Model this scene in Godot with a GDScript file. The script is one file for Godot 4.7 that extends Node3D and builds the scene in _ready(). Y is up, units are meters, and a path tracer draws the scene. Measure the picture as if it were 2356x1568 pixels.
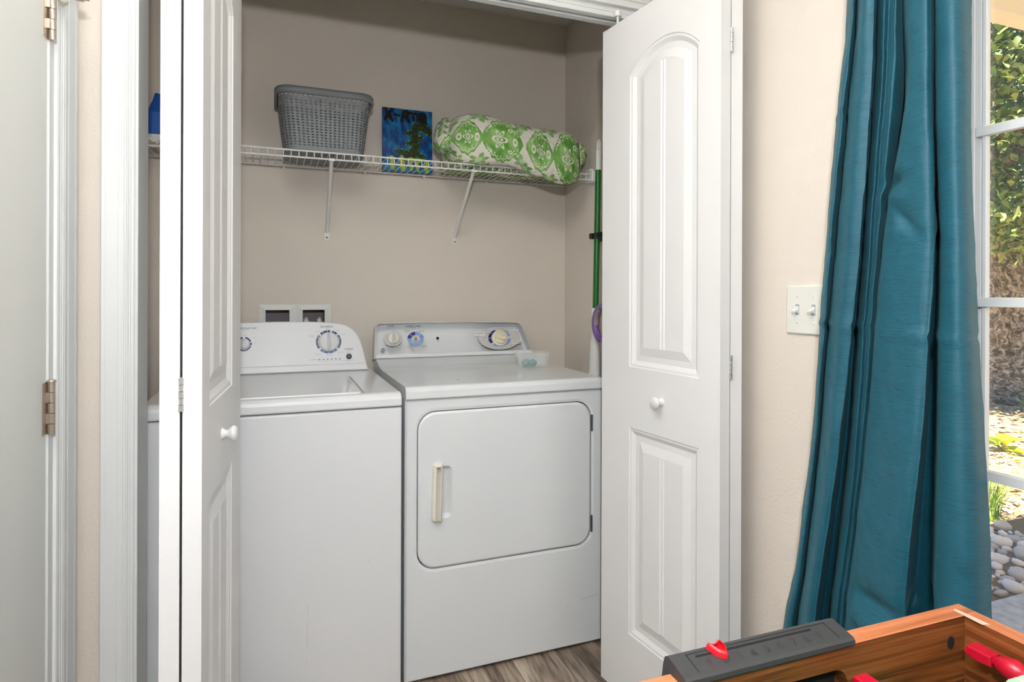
extends Node3D
# A laundry closet with open bifold doors, seen past a foosball table; a curtained window looks out on a yard.
# x runs right along the closet wall, y up, z out of the closet into the room; the closet wall's room side is z = 0.

var M := {}
var taken := {}
var rng := RandomNumberGenerator.new()
const FLAT := -1
var uvf = null

# ---------------------------------------------------------------- naming and tagging
func numbered(called: String) -> String:
	if not taken.has(called):
		taken[called] = 0
		return called
	taken[called] += 1
	return "%s_%03d" % [called, taken[called]]

func tag(o: Node, label := "", category := "", group := "", kind := "") -> Node:
	if label: o.set_meta("label", label)
	if category: o.set_meta("category", category)
	if group: o.set_meta("group", group)
	if kind: o.set_meta("kind", kind)
	return o

func thing(called: String, label: String, category: String, at := Vector3.ZERO, group := "") -> Node3D:
	var o := Node3D.new()
	o.name = numbered(called)
	add_child(o)
	o.position = at
	tag(o, label, category, group)
	return o

func frame_node(called: String, label := "") -> Node3D:
	var o := Node3D.new()
	o.name = numbered(called)
	add_child(o)
	tag(o, label, "", "", "structure")
	return o

func put_mesh(called: String, mesh: Mesh, m: Material, parent: Node3D, local := false) -> MeshInstance3D:
	var mi := MeshInstance3D.new()
	mi.name = called
	mi.mesh = mesh
	mi.material_override = m
	parent.add_child(mi, true)
	if not local and parent != self:
		mi.transform = parent.global_transform.affine_inverse()
	return mi

func part(called: String, st: SurfaceTool, m: Material, parent: Node3D, local := false) -> MeshInstance3D:
	st.generate_normals()
	return put_mesh(called, st.commit(), m, parent, local)

func struct(called: String, st: SurfaceTool, m: Material, label := "") -> MeshInstance3D:
	var o := part(numbered(called), st, m, self)
	tag(o, label, "", "", "structure")
	return o

# ---------------------------------------------------------------- shapes
func S() -> SurfaceTool:
	var s := SurfaceTool.new()
	s.begin(Mesh.PRIMITIVE_TRIANGLES)
	s.set_smooth_group(FLAT)
	return s

func poly(st: SurfaceTool, p: Array, out: Vector3) -> void:
	var a: Vector3 = p[0]
	var n := Vector3.ZERO
	for i in range(1, p.size() - 1):
		n += (p[i + 1] - a).cross(p[i] - a)
	var q := p
	if n.dot(out) < 0.0:
		q = p.duplicate()
		q.reverse()
	for i in range(1, q.size() - 1):
		for v in [q[0], q[i], q[i + 1]]:
			if uvf != null: st.set_uv(uvf.call(v, n))
			st.add_vertex(v)

func box(st: SurfaceTool, lo: Vector3, hi: Vector3, r := 0.0, xf := Transform3D()) -> void:
	var c := (lo + hi) / 2.0
	var h := (hi - lo).abs() / 2.0
	r = minf(r, minf(h.x, minf(h.y, h.z)) * 0.98)
	var k := xf.basis
	for ax in 3:
		var j := (ax + 1) % 3
		var l := (ax + 2) % 3
		for s in [-1.0, 1.0]:
			var pts := []
			for e in [[-1, -1], [1, -1], [1, 1], [-1, 1]]:
				var v := Vector3.ZERO
				v[ax] = s * h[ax]
				v[j] = e[0] * (h[j] - r)
				v[l] = e[1] * (h[l] - r)
				pts.append(xf * (c + v))
			var out := Vector3.ZERO
			out[ax] = s
			poly(st, pts, k * out)
			if r <= 0.0: continue
			for s2 in [-1.0, 1.0]:
				var ed := []
				for e in [[0, -1], [0, 1], [1, 1], [1, -1]]:
					var v := Vector3.ZERO
					v[ax] = s * (h[ax] - (0.0 if e[0] == 0 else r))
					v[j] = s2 * (h[j] - (r if e[0] == 0 else 0.0))
					v[l] = e[1] * (h[l] - r)
					ed.append(xf * (c + v))
				out = Vector3.ZERO
				out[ax] = s
				out[j] = s2
				poly(st, ed, k * out)
	if r > 0.0:
		for sx in [-1.0, 1.0]:
			for sy in [-1.0, 1.0]:
				for sz in [-1.0, 1.0]:
					var g := Vector3(sx, sy, sz)
					var t := []
					for ax in 3:
						var v := Vector3(sx * (h.x - r), sy * (h.y - r), sz * (h.z - r))
						v[ax] = g[ax] * h[ax]
						t.append(xf * (c + v))
					poly(st, t, k * g)

func block(called: String, lo: Vector3, hi: Vector3, r: float, m: Material, parent: Node3D) -> MeshInstance3D:
	var s := S()
	box(s, lo, hi, r)
	return part(called, s, m, parent)

func tube(st: SurfaceTool, pts: Array, r, n := 8, caps := true) -> void:
	var rings := []
	var up := Vector3.UP
	for i in pts.size():
		var t: Vector3 = (pts[mini(i + 1, pts.size() - 1)] - pts[maxi(i - 1, 0)]).normalized()
		if absf(t.dot(up)) > 0.95: up = Vector3(0.3, 0.1, 1.0).normalized() if absf(t.z) < 0.8 else Vector3.RIGHT
		var a := t.cross(up).normalized()
		var b := a.cross(t).normalized()
		up = b
		var rad: float = r[i] if r is Array else r
		var ring := []
		for k in n:
			var w := TAU * k / n
			ring.append(pts[i] + (a * cos(w) + b * sin(w)) * rad)
		rings.append(ring)
	st.set_smooth_group(1)
	for i in rings.size() - 1:
		for k in n:
			var k2 := (k + 1) % n
			var mid: Vector3 = (rings[i][k] + rings[i][k2]) / 2.0 - (pts[i] as Vector3)
			poly(st, [rings[i][k], rings[i][k2], rings[i + 1][k2], rings[i + 1][k]], mid)
	st.set_smooth_group(FLAT)
	if caps:
		poly(st, rings[0], pts[0] - pts[1])
		poly(st, rings[-1], pts[-1] - pts[-2])

func lathe(st: SurfaceTool, prof: Array, n: int, xf: Transform3D, smooth := true) -> void:
	st.set_smooth_group(2 if smooth else FLAT)
	for i in prof.size() - 1:
		for k in n:
			var w0 := TAU * k / n
			var w1 := TAU * (k + 1) / n
			var a: Vector2 = prof[i]
			var b: Vector2 = prof[i + 1]
			var p := []
			for e in [[a, w0], [a, w1], [b, w1], [b, w0]]:
				var v := Vector3(e[0].x * cos(e[1]), e[0].y, e[0].x * sin(e[1]))
				if p.is_empty() or not p[-1].is_equal_approx(xf * v): p.append(xf * v)
			if p.size() > 2 and p[0].is_equal_approx(p[-1]): p.pop_back()
			if p.size() < 3: continue
			var wm := (w0 + w1) / 2.0
			var d := b - a
			var out := Vector3(d.y * cos(wm), -d.x, d.y * sin(wm))
			poly(st, p, xf.basis * out)
	st.set_smooth_group(FLAT)

func inset(p: PackedVector2Array, d: float) -> PackedVector2Array:
	var n := p.size()
	var area := 0.0
	for i in n: area += p[i].cross(p[(i + 1) % n])
	var s := 1.0 if area > 0.0 else -1.0
	var q := PackedVector2Array()
	for i in n:
		var e0 := (p[i] - p[(i + n - 1) % n]).normalized()
		var e1 := (p[(i + 1) % n] - p[i]).normalized()
		var n0 := Vector2(-e0.y, e0.x) * s
		var n1 := Vector2(-e1.y, e1.x) * s
		var b := (n0 + n1)
		b = b / maxf(b.length_squared() / 2.0, 0.2)
		q.append(p[i] + b * d)
	return q

func face2(st: SurfaceTool, p: PackedVector2Array, z: float, xf: Transform3D, sgn := 1.0) -> void:
	var idx := Geometry2D.triangulate_polygon(p)
	for t in range(0, idx.size(), 3):
		poly(st, [xf * Vector3(p[idx[t]].x, p[idx[t]].y, z), xf * Vector3(p[idx[t + 1]].x, p[idx[t + 1]].y, z), xf * Vector3(p[idx[t + 2]].x, p[idx[t + 2]].y, z)], xf.basis * Vector3(0, 0, sgn))

func strip2(st: SurfaceTool, p: PackedVector2Array, zp: float, q: PackedVector2Array, zq: float, xf: Transform3D, hint := Vector3.ZERO, inward := false) -> void:
	var n := p.size()
	var mid := Vector2.ZERO
	for v in p: mid += v / n
	for i in n:
		var k := (i + 1) % n
		var e := (p[k] - p[i])
		var nn := Vector2(e.y, -e.x)
		if nn.dot((p[i] + p[k]) / 2.0 - mid) < 0.0: nn = -nn
		if inward: nn = -nn
		var out := hint if hint != Vector3.ZERO else Vector3(nn.x, nn.y, 0.0).normalized() * 0.7 + Vector3(0, 0, (1.0 if zq > zp else -1.0) * 0.2)
		poly(st, [xf * Vector3(p[i].x, p[i].y, zp), xf * Vector3(p[k].x, p[k].y, zp), xf * Vector3(q[k].x, q[k].y, zq), xf * Vector3(q[i].x, q[i].y, zq)], xf.basis * out)

# an outline pushed out from z0 to z1 with a rounded front edge of radius bev
func prism(st: SurfaceTool, p: PackedVector2Array, z0: float, z1: float, bev := 0.0, xf := Transform3D(), smooth := 0, back := true) -> void:
	if smooth: st.set_smooth_group(smooth)
	strip2(st, p, z0, p, z1 - bev, xf)
	var q := p
	if bev > 0.0:
		var q1 := inset(p, bev * 0.3)
		var q2 := inset(p, bev)
		strip2(st, p, z1 - bev, q1, z1 - bev * 0.3, xf)
		strip2(st, q1, z1 - bev * 0.3, q2, z1, xf)
		q = q2
	st.set_smooth_group(FLAT)
	face2(st, q, z1, xf)
	if back: face2(st, p, z0, xf, -1.0)

func rrect(x0: float, y0: float, x1: float, y1: float, r: float, n := 6) -> PackedVector2Array:
	var p := PackedVector2Array()
	for c in [[x1 - r, y0 + r, -90], [x1 - r, y1 - r, 0], [x0 + r, y1 - r, 90], [x0 + r, y0 + r, 180]]:
		for k in n + 1:
			var w := deg_to_rad(c[2] + 90.0 * k / n)
			p.append(Vector2(c[0] + r * cos(w), c[1] + r * sin(w)))
	return p

func oval(cx: float, cy: float, rx: float, ry: float, n := 40) -> PackedVector2Array:
	var p := PackedVector2Array()
	for k in n: p.append(Vector2(cx + rx * cos(TAU * k / n), cy + ry * sin(TAU * k / n)))
	return p

func rounded(pts: Array, radii: Array, n := 6) -> PackedVector2Array:
	var p := PackedVector2Array()
	var c := pts.size()
	for i in c:
		var b: Vector2 = pts[i]
		var d0: Vector2 = (pts[(i + c - 1) % c] - b)
		var d1: Vector2 = (pts[(i + 1) % c] - b)
		var r: float = radii[i]
		if r <= 0.0:
			p.append(b)
			continue
		var s := b + d0.normalized() * minf(r, d0.length() * 0.49)
		var e := b + d1.normalized() * minf(r, d1.length() * 0.49)
		for k in n + 1:
			var t := float(k) / n
			p.append(s.lerp(b, t).lerp(b.lerp(e, t), t))
	return p

func arc_band(st: SurfaceTool, cx: float, cy: float, rx: float, ry: float, thick: float, a0: float, a1: float, z: float, xf: Transform3D, h := 0.0004) -> void:
	var n := maxi(2, int(absf(a1 - a0) / 7.0))
	for i in n:
		var w0 := deg_to_rad(lerpf(a0, a1, float(i) / n))
		var w1 := deg_to_rad(lerpf(a0, a1, float(i + 1) / n))
		var k := 1.0 - thick
		poly(st, [xf * Vector3(cx + rx * cos(w0), cy + ry * sin(w0), z + h), xf * Vector3(cx + rx * cos(w1), cy + ry * sin(w1), z + h), xf * Vector3(cx + rx * k * cos(w1), cy + ry * k * sin(w1), z + h), xf * Vector3(cx + rx * k * cos(w0), cy + ry * k * sin(w0), z + h)], xf.basis * Vector3(0, 0, 1))

var fonts := {}
func letters(st: SurfaceTool, text: String, x: float, y: float, height: float, xf: Transform3D, face := "Droid Sans", bold := false, wide := 1.0, z := 0.0006) -> void:
	var key := face + str(bold)
	if not fonts.has(key):
		var f := SystemFont.new()
		f.font_names = PackedStringArray([face])
		if bold: f.font_weight = 700
		fonts[key] = f
	var t := TextMesh.new()
	t.text = text
	t.font = fonts[key]
	t.font_size = 32
	t.pixel_size = height / 23.0
	t.depth = 0.0
	t.curve_step = 1.0
	st.append_from(t, 0, xf * Transform3D(Basis.from_scale(Vector3(wide, 1, 1)), Vector3(x, y, z)))

# a smooth sheet through f(u, v); uv laid over it in metres
func sheet(st: SurfaceTool, f: Callable, nu: int, nv: int, uv: Vector2, close_u := false, turned := false) -> void:
	st.set_smooth_group(3)
	var g := []
	for i in nu + 1:
		var col := []
		for j in nv + 1: col.append(f.call(float(i) / nu if not (close_u and i == nu) else 0.0, float(j) / nv))
		g.append(col)
	for i in nu:
		for j in nv:
			for e in [[0, 0], [1, 0], [1, 1], [0, 0], [1, 1], [0, 1]]:
				var q := Vector2(float(i + e[0]) / nu * uv.x, float(j + e[1]) / nv * uv.y)
				st.set_uv(Vector2(q.y, q.x + 0.5) if turned else q)
				st.add_vertex(g[i + e[0]][j + e[1]])
	st.set_smooth_group(FLAT)

# ---------------------------------------------------------------- materials
func mat(c: Color, rough := 0.6, metal := 0.0, spec := 0.5) -> StandardMaterial3D:
	var m := StandardMaterial3D.new()
	m.albedo_color = c
	m.roughness = rough
	m.metallic = metal
	m.metallic_specular = spec
	return m

func noise(seed_: int, freq: float, oct := 3, kind := FastNoiseLite.TYPE_SIMPLEX_SMOOTH) -> FastNoiseLite:
	var n := FastNoiseLite.new()
	n.seed = seed_
	n.frequency = freq
	n.noise_type = kind
	n.fractal_octaves = oct
	return n

func relief(m: StandardMaterial3D, seed_: int, freq: float, cm: float, scale: float, oct := 2) -> void:
	var t := NoiseTexture2D.new()
	t.width = 256
	t.height = 256
	t.seamless = true
	t.noise = noise(seed_, freq, oct)
	m.heightmap_enabled = true
	m.heightmap_texture = t
	m.heightmap_scale = cm
	m.uv1_triplanar = true
	m.uv1_world_triplanar = true
	m.uv1_scale = Vector3.ONE * scale

func grain_image(w: int, h: int, stops: Array, fx: float, fy: float, seed_: int) -> ImageTexture:
	# streaks that run along the picture's height; wraps in neither direction, so tiles are mirrored by the layout
	var im := Image.create(w, h, false, Image.FORMAT_RGB8)
	var a := noise(seed_, 1.0, 2)
	var b := noise(seed_ + 7, 1.0, 3)
	var g := Gradient.new()
	g.offsets = PackedFloat32Array(stops.map(func(s): return s[0]))
	g.colors = PackedColorArray(stops.map(func(s): return s[1]))
	for y in h:
		for x in w:
			var u := float(x) / w
			var v := float(y) / h
			var bend := a.get_noise_2d(u * fx * 0.5, v * fy * 1.5) * 0.05
			var n := 0.5 + 0.40 * a.get_noise_2d((u + bend) * fx, v * fy) + 0.33 * b.get_noise_2d((u + bend) * fx * 5.0, v * fy * 4.0)
			im.set_pixel(x, y, g.sample(clampf(n, 0.0, 1.0)))
	return ImageTexture.create_from_image(im)

func seg(p: Vector2, a: Vector2, b: Vector2) -> float:
	var d := b - a
	return p.distance_to(a + d * clampf((p - a).dot(d) / d.length_squared(), 0.0, 1.0))

func painting_image() -> ImageTexture:
	var W := 208
	var H := 264
	var im := Image.create(W, H, false, Image.FORMAT_RGB8)
	var n := noise(3, 0.02, 3)
	var n2 := noise(9, 0.045, 2)
	for y in H:
		for x in W:
			var wob := Vector2(n2.get_noise_2d(x, y), n2.get_noise_2d(y + 300, x)) * 0.018
			var p := Vector2(float(x) / W, float(y) / H) + wob
			var t := clampf(0.5 + 1.3 * n.get_noise_2d(x * 1.3, y * 0.7), 0.0, 1.0)
			var c := Color(0.0, 0.18, 0.48).lerp(Color(0.02, 0.47, 0.68), t)
			c = c.lerp(Color(0.05, 0.55, 0.70), clampf(0.6 * n2.get_noise_2d(x * 0.4 + 90, y * 0.15), 0.0, 0.35))
			if p.y > 0.93: c = c.lerp(Color(0.02, 0.52, 0.70), 0.7)
			# the creature: bent head, upright back, tail lying left, one foot right
			var d := 1.0
			for s in [[0.93, 0.33, 0.80, 0.25, 0.055], [0.80, 0.25, 0.66, 0.27, 0.06], [0.66, 0.27, 0.64, 0.42, 0.065], [0.64, 0.42, 0.66, 0.60, 0.07], [0.66, 0.60, 0.58, 0.71, 0.075], [0.58, 0.71, 0.30, 0.68, 0.035], [0.62, 0.72, 0.42, 0.77, 0.045], [0.66, 0.66, 0.76, 0.73, 0.03], [0.69, 0.43, 0.79, 0.42, 0.02], [0.79, 0.42, 0.80, 0.47, 0.012], [0.60, 0.36, 0.48, 0.38, 0.018], [0.60, 0.52, 0.48, 0.54, 0.02], [0.48, 0.38, 0.46, 0.34, 0.012], [0.76, 0.73, 0.82, 0.72, 0.025]]:
				d = minf(d, seg(p, Vector2(s[0], s[1]), Vector2(s[2], s[3])) - s[4])
			if d < 0.012: c = Color(0.16, 0.38, 0.08)
			if d < 0.0: c = Color(0.20, 0.26, 0.04).lerp(Color(0.10, 0.13, 0.03), clampf(0.5 + 1.5 * n2.get_noise_2d(x * 1.5, y * 1.5), 0.0, 1.0))
			if d > 0.004 and d < 0.014 and n2.get_noise_2d(x * 2.0, y * 2.0 + 50) > 0.30: c = Color(0.75, 0.80, 0.62)
			# the word along the top, a hyphen after its first letter
			var k := 1.0
			for s in [[0.06, 0.03, 0.19, 0.19, 0.032], [0.19, 0.02, 0.05, 0.18, 0.028], [0.25, 0.10, 0.33, 0.11, 0.026], [0.42, 0.04, 0.38, 0.19, 0.028], [0.42, 0.04, 0.66, 0.06, 0.026], [0.52, 0.06, 0.46, 0.12, 0.03], [0.46, 0.11, 0.53, 0.19, 0.028], [0.61, 0.12, 0.61, 0.15, 0.03], [0.72, 0.09, 0.84, 0.08, 0.055], [0.73, 0.14, 0.82, 0.16, 0.05], [0.82, 0.06, 0.87, 0.19, 0.03]]:
				k = minf(k, seg(p, Vector2(s[0], s[1]), Vector2(s[2], s[3])) - s[4])
			if k < 0.0: c = Color(0.015, 0.015, 0.03)
			# yellow green strokes along the foot
			for s in [[0.18, 0.80, 0.20, 0.93, 0.045], [0.38, 0.79, 0.40, 0.95, 0.05], [0.55, 0.78, 0.57, 0.95, 0.03], [0.68, 0.79, 0.70, 0.95, 0.032], [0.86, 0.81, 0.88, 0.96, 0.038], [0.52, 0.79, 0.76, 0.80, 0.035]]:
				if seg(p, Vector2(s[0], s[1]), Vector2(s[2], s[3])) < s[4]: c = Color(0.66, 0.76, 0.05).lerp(Color(0.74, 0.66, 0.06), clampf(n2.get_noise_2d(x, y), 0, 1))
			im.set_pixel(x, y, c)
	return ImageTexture.create_from_image(im)

func petal(p: Vector2, at: Vector2, ang: float, len_: float, wid: float) -> float:
	var q := (p - at).rotated(-ang)
	if q.x < 0.0 or q.x > len_: return 1.0
	return absf(q.y) - wid * sin(PI * q.x / len_)

func damask(p: Vector2) -> float:
	# 1 inside the green print, 0 on the white ground; p.x over one repeat, p.y from -0.5 to 0.5
	var x := p.x
	var ay := absf(p.y)
	var h := 0.0
	if x < 0.44: h = 0.24 * pow(sin(PI * clampf((x - 0.015) / 0.43, 0, 1)), 1.5) + 0.022
	else: h = 0.37 * pow(sin(PI * clampf((x - 0.40) / 0.585, 0, 1)), 1.25)
	if x < 0.02 or x > 0.985: h = 0.0
	h += 0.018 * sin(x * 80.0) * (1.0 if h > 0.15 else 0.0)
	var v := 0.0
	if ay < h:
		v = 1.0
		var inner := h - ay
		if h > 0.12 and inner > 0.055 and inner < 0.075: v = 0.0
		if h > 0.2 and inner > 0.095 and inner < 0.125 and sin(x * 150.0) > 0.0: v = 0.25
		for c in [Vector3(0.24, 0.0, 0.075), Vector3(0.66, 0.0, 0.12)]:
			var q := Vector2((x - c.x) * 1.15, p.y)
			var r := q.length()
			var flower: float = c.z * (0.72 + 0.28 * cos(6.0 * q.angle()))
			if r < flower: v = 0.0
			if r < flower * 0.72: v = 1.0
			if r < flower * 0.42: v = 0.0
			if r < flower * 0.2: v = 1.0
		for c in [Vector2(0.13, 0.0), Vector2(0.36, 0.0), Vector2(0.86, 0.0), Vector2(0.52, 0.17), Vector2(0.52, -0.17), Vector2(0.80, 0.13), Vector2(0.80, -0.13)]:
			var rr := Vector2(x - c.x, p.y - c.y).length()
			if rr < 0.034 and rr > 0.014: v = 0.0
	# sprays of leaves between the medallions
	for c in [Vector3(0.40, 0.33, 1.2), Vector3(0.40, -0.33, -1.2), Vector3(0.98, 0.22, 1.9), Vector3(0.98, -0.22, -1.9), Vector3(0.02, 0.34, 0.9), Vector3(0.02, -0.34, -0.9)]:
		for k in 6:
			var ang: float = c.z + (k - 2.5) * 0.95
			if petal(p, Vector2(c.x, c.y) + Vector2.from_angle(ang) * 0.02, ang, 0.125, 0.034) < 0.0: v = maxf(v, 0.85)
		if Vector2(x - c.x, p.y - c.y).length() < 0.05: v = 0.45
	return v

func quilt_image() -> ImageTexture:
	var N := 384
	var im := Image.create(N, N, false, Image.FORMAT_RGB8)
	var n := noise(21, 0.012, 2)
	for y in N:
		for x in N:
			var u := float(x) / N
			var v := float(y) / N - 0.5
			var g := damask(Vector2(u, v))
			# half-drop rows overlap at the tile's top and bottom
			g = maxf(g, damask(Vector2(fposmod(u + 0.5, 1.0), v - 1.0 if v > 0 else v + 1.0) * Vector2(1, 0.8)))
			var wash := clampf(0.5 + 0.9 * n.get_noise_2d(x, y), 0.0, 1.0)
			var green := Color(0.36, 0.57, 0.24).lerp(Color(0.58, 0.73, 0.46), wash)
			im.set_pixel(x, y, Color(0.87, 0.85, 0.81).lerp(green, g))
	return ImageTexture.create_from_image(im)

func cloth_image() -> ImageTexture:
	# a slubby plain weave: short thick threads lying across, fine ones running down
	var N := 512
	var im := Image.create(N, N, false, Image.FORMAT_L8)
	var a := noise(31, 1.0, 2)
	var b := noise(37, 1.0, 1)
	for y in N:
		for x in N:
			# one thread in eight or so is thick, and each thick stretch is a few centimetres long
			var row := b.get_noise_1d(y * 0.41)
			var slub := clampf(a.get_noise_2d(x * 0.013, y * 0.75) * 2.2 - 0.40, 0.0, 1.0)
			var fine := 0.55 * b.get_noise_2d(x * 0.30, y * 0.30) + 0.45 * row
			im.set_pixel(x, y, Color.from_hsv(0, 0, clampf(0.88 - 0.26 * slub + 0.14 * fine, 0, 1)))
	return ImageTexture.create_from_image(im)

func ramp_noise(seed_: int, freq: float, stops: Array, oct := 4, size := 512) -> NoiseTexture2D:
	var t := NoiseTexture2D.new()
	t.width = size
	t.height = size
	t.seamless = true
	t.noise = noise(seed_, freq, oct)
	var g := Gradient.new()
	g.offsets = PackedFloat32Array(stops.map(func(s): return s[0]))
	g.colors = PackedColorArray(stops.map(func(s): return s[1]))
	t.color_ramp = g
	return t

func make_materials() -> void:
	M.wall = mat(Color8(219, 210, 199), 0.9, 0.0, 0.25)
	relief(M.wall, 4, 0.06, 0.05, 6.0)
	M.ceiling = mat(Color8(238, 236, 230), 0.95, 0.0, 0.2)
	M.trim = mat(Color8(222, 223, 222), 0.42)
	M.door = mat(Color8(231, 231, 231), 0.45)
	relief(M.door, 14, 0.09, 0.012, 9.0)
	M.flat_door = mat(Color8(226, 227, 222), 0.4)
	M.enamel = mat(Color8(229, 231, 233), 0.22)
	M.enamel.clearcoat_enabled = true
	M.enamel.clearcoat = 0.4
	M.enamel.clearcoat_roughness = 0.08
	M.enamel_cool = mat(Color8(228, 231, 233), 0.26)
	M.enamel_cool.clearcoat_enabled = true
	M.enamel_cool.clearcoat = 0.35
	M.enamel_cool.clearcoat_roughness = 0.1
	M.console = mat(Color8(232, 233, 234), 0.35)
	M.gap = mat(Color8(36, 38, 42), 0.8)
	M.steel_dark = mat(Color8(96, 100, 106), 0.4, 0.8)
	M.almond = mat(Color8(232, 228, 216), 0.4)
	M.embossed = mat(Color8(38, 39, 40), 0.5)
	M.cream = mat(Color8(230, 222, 192), 0.4)
	M.navy = mat(Color8(22, 32, 112), 0.5)
	M.slate = mat(Color8(92, 102, 110), 0.5)
	M.dusk = mat(Color8(98, 108, 160), 0.5)
	M.sky_blue = mat(Color8(130, 160, 212), 0.5)
	M.mid_blue = mat(Color8(120, 144, 204), 0.5)
	M.print_grey = mat(Color8(200, 197, 194), 0.5)
	M.ink = mat(Color8(70, 78, 92), 0.6)
	M.ink_pale = mat(Color8(142, 148, 158), 0.6)
	M.white_print = mat(Color8(240, 241, 242), 0.5)
	M.nickel = mat(Color8(196, 184, 170), 0.32, 0.9)
	M.zinc = mat(Color8(205, 208, 210), 0.3, 0.9)
	M.rubber_white = mat(Color8(226, 222, 210), 0.6)
	M.wire = mat(Color8(228, 228, 224), 0.4)
	M.plastic_white = mat(Color8(226, 227, 224), 0.45)
	M.plate = mat(Color8(224, 224, 216), 0.35)
	M.basket = mat(Color8(120, 124, 128), 0.55)
	M.painted = mat(Color.WHITE, 0.35)
	M.painted.albedo_texture = painting_image()
	M.canvas_edge = mat(Color8(20, 70, 120), 0.6)
	M.quilt = mat(Color.WHITE, 0.95, 0.0, 0.2)
	M.quilt.albedo_texture = quilt_image()
	var puff := NoiseTexture2D.new()
	puff.width = 256
	puff.height = 256
	puff.seamless = true
	puff.noise = noise(23, 0.05, 3)
	M.quilt.heightmap_enabled = true
	M.quilt.heightmap_texture = puff
	M.quilt.heightmap_scale = 0.35
	M.binding = mat(Color8(212, 200, 160), 0.9)
	M.green_pole = mat(Color8(12, 96, 30), 0.35)
	M.black = mat(Color8(22, 22, 24), 0.5)
	M.black_plastic = mat(Color8(48, 49, 50), 0.55)
	relief(M.black_plastic, 8, 0.2, 0.01, 12.0)
	M.hole = mat(Color8(8, 8, 8), 0.9)
	M.grey_plastic = mat(Color8(132, 120, 122), 0.5)
	M.purple = mat(Color8(112, 82, 142), 0.4)
	M.tub = mat(Color(0.93, 0.95, 0.95, 0.16), 0.15)
	M.tub.transparency = BaseMaterial3D.TRANSPARENCY_ALPHA
	M.pod = mat(Color8(80, 158, 160), 0.12)
	M.pod_dark = mat(Color8(58, 140, 150), 0.12)
	M.detergent_blue = mat(Color8(28, 84, 170), 0.4)
	M.brass = mat(Color8(198, 160, 110), 0.35, 0.8)
	M.red = mat(Color8(222, 24, 38), 0.35)
	M.player_red = mat(Color8(168, 10, 38), 0.3)
	M.mint = mat(Color8(190, 214, 190), 0.4)
	M.chrome = mat(Color8(220, 222, 225), 0.12, 1.0)
	M.field = mat(Color8(42, 110, 60), 0.6)
	var wood := grain_image(128, 512, [[0.24, Color8(70, 36, 16)], [0.42, Color8(102, 54, 25)], [0.60, Color8(124, 68, 34)], [0.82, Color8(140, 84, 48)]], 9.0, 1.3, 51)
	M.table_wood = mat(Color.WHITE, 0.35)
	M.table_wood.albedo_texture = wood
	M.table_top = mat(Color8(255, 236, 226), 0.3)
	M.table_top.albedo_texture = grain_image(128, 512, [[0.2, Color8(148, 92, 60)], [0.5, Color8(176, 114, 76)], [0.8, Color8(192, 132, 94)]], 4.0, 1.0, 53)
	M.worn = mat(Color8(208, 178, 160), 0.4)
	for k in 4:
		var f := mat([Color8(255, 252, 248), Color8(232, 226, 220), Color8(246, 238, 230), Color8(222, 218, 214)][k], 0.5)
		f.albedo_texture = grain_image(160, 640, [[0.12, Color8(74, 62, 54)], [0.35, Color8(126, 112, 100)], [0.55, Color8(160, 146, 132)], [0.8, Color8(188, 176, 162)]], 5.0, 2.2, 60 + k * 5)
		M["plank%d" % k] = f
	M.curtain = mat(Color8(4, 88, 108), 0.62)
	M.curtain.albedo_texture = cloth_image()
	M.curtain.heightmap_enabled = true
	M.curtain.heightmap_texture = M.curtain.albedo_texture
	M.curtain.heightmap_scale = 0.05
	M.curtain.rim_enabled = true
	M.curtain.rim = 0.35
	M.curtain.rim_tint = 0.6
	M.pane = mat(Color(0.96, 0.98, 0.98, 0.025), 0.02)
	M.pane.transparency = BaseMaterial3D.TRANSPARENCY_ALPHA
	M.vinyl = mat(Color8(214, 216, 216), 0.4)
	M.soffit = mat(Color8(238, 234, 216), 0.8)
	M.concrete = mat(Color8(255, 255, 255), 0.85)
	M.concrete.albedo_texture = ramp_noise(71, 0.03, [[0.2, Color8(168, 168, 158)], [0.5, Color8(186, 184, 174)], [0.8, Color8(198, 196, 186)]])
	M.concrete.uv1_triplanar = true
	M.concrete.uv1_world_triplanar = true
	M.ground = mat(Color8(255, 255, 255), 0.95)
	M.ground.albedo_texture = ramp_noise(73, 0.035, [[0.2, Color8(112, 82, 56)], [0.45, Color8(176, 144, 106)], [0.6, Color8(206, 180, 142)], [0.8, Color8(150, 150, 86)]], 5)
	M.ground.uv1_triplanar = true
	M.ground.uv1_world_triplanar = true
	M.ground.uv1_scale = Vector3.ONE * 0.8
	M.soil = mat(Color8(128, 110, 88), 0.95)
	M.bark = mat(Color.WHITE, 0.95)
	M.bark.albedo_texture = grain_image(256, 512, [[0.2, Color8(62, 54, 46)], [0.45, Color8(112, 102, 88)], [0.62, Color8(156, 145, 130)], [0.85, Color8(196, 186, 170)]], 20.0, 12.0, 81)
	for k in 4:
		M["stone%d" % k] = mat([Color8(226, 218, 202), Color8(200, 190, 174), Color8(234, 224, 204), Color8(188, 180, 168)][k], 0.8)
	M.leaf = mat(Color8(216, 220, 208), 0.6)
	M.leaf.vertex_color_use_as_albedo = true
	M.leaf.backlight_enabled = true
	M.leaf.backlight = Color(0.5, 0.55, 0.2)
	M.litter = mat(Color.WHITE, 0.9)
	M.litter.vertex_color_use_as_albedo = true
	M.fence = mat(Color8(134, 86, 54), 0.85)
	M.rod_dark = mat(Color8(60, 56, 54), 0.4, 0.6)

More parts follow.
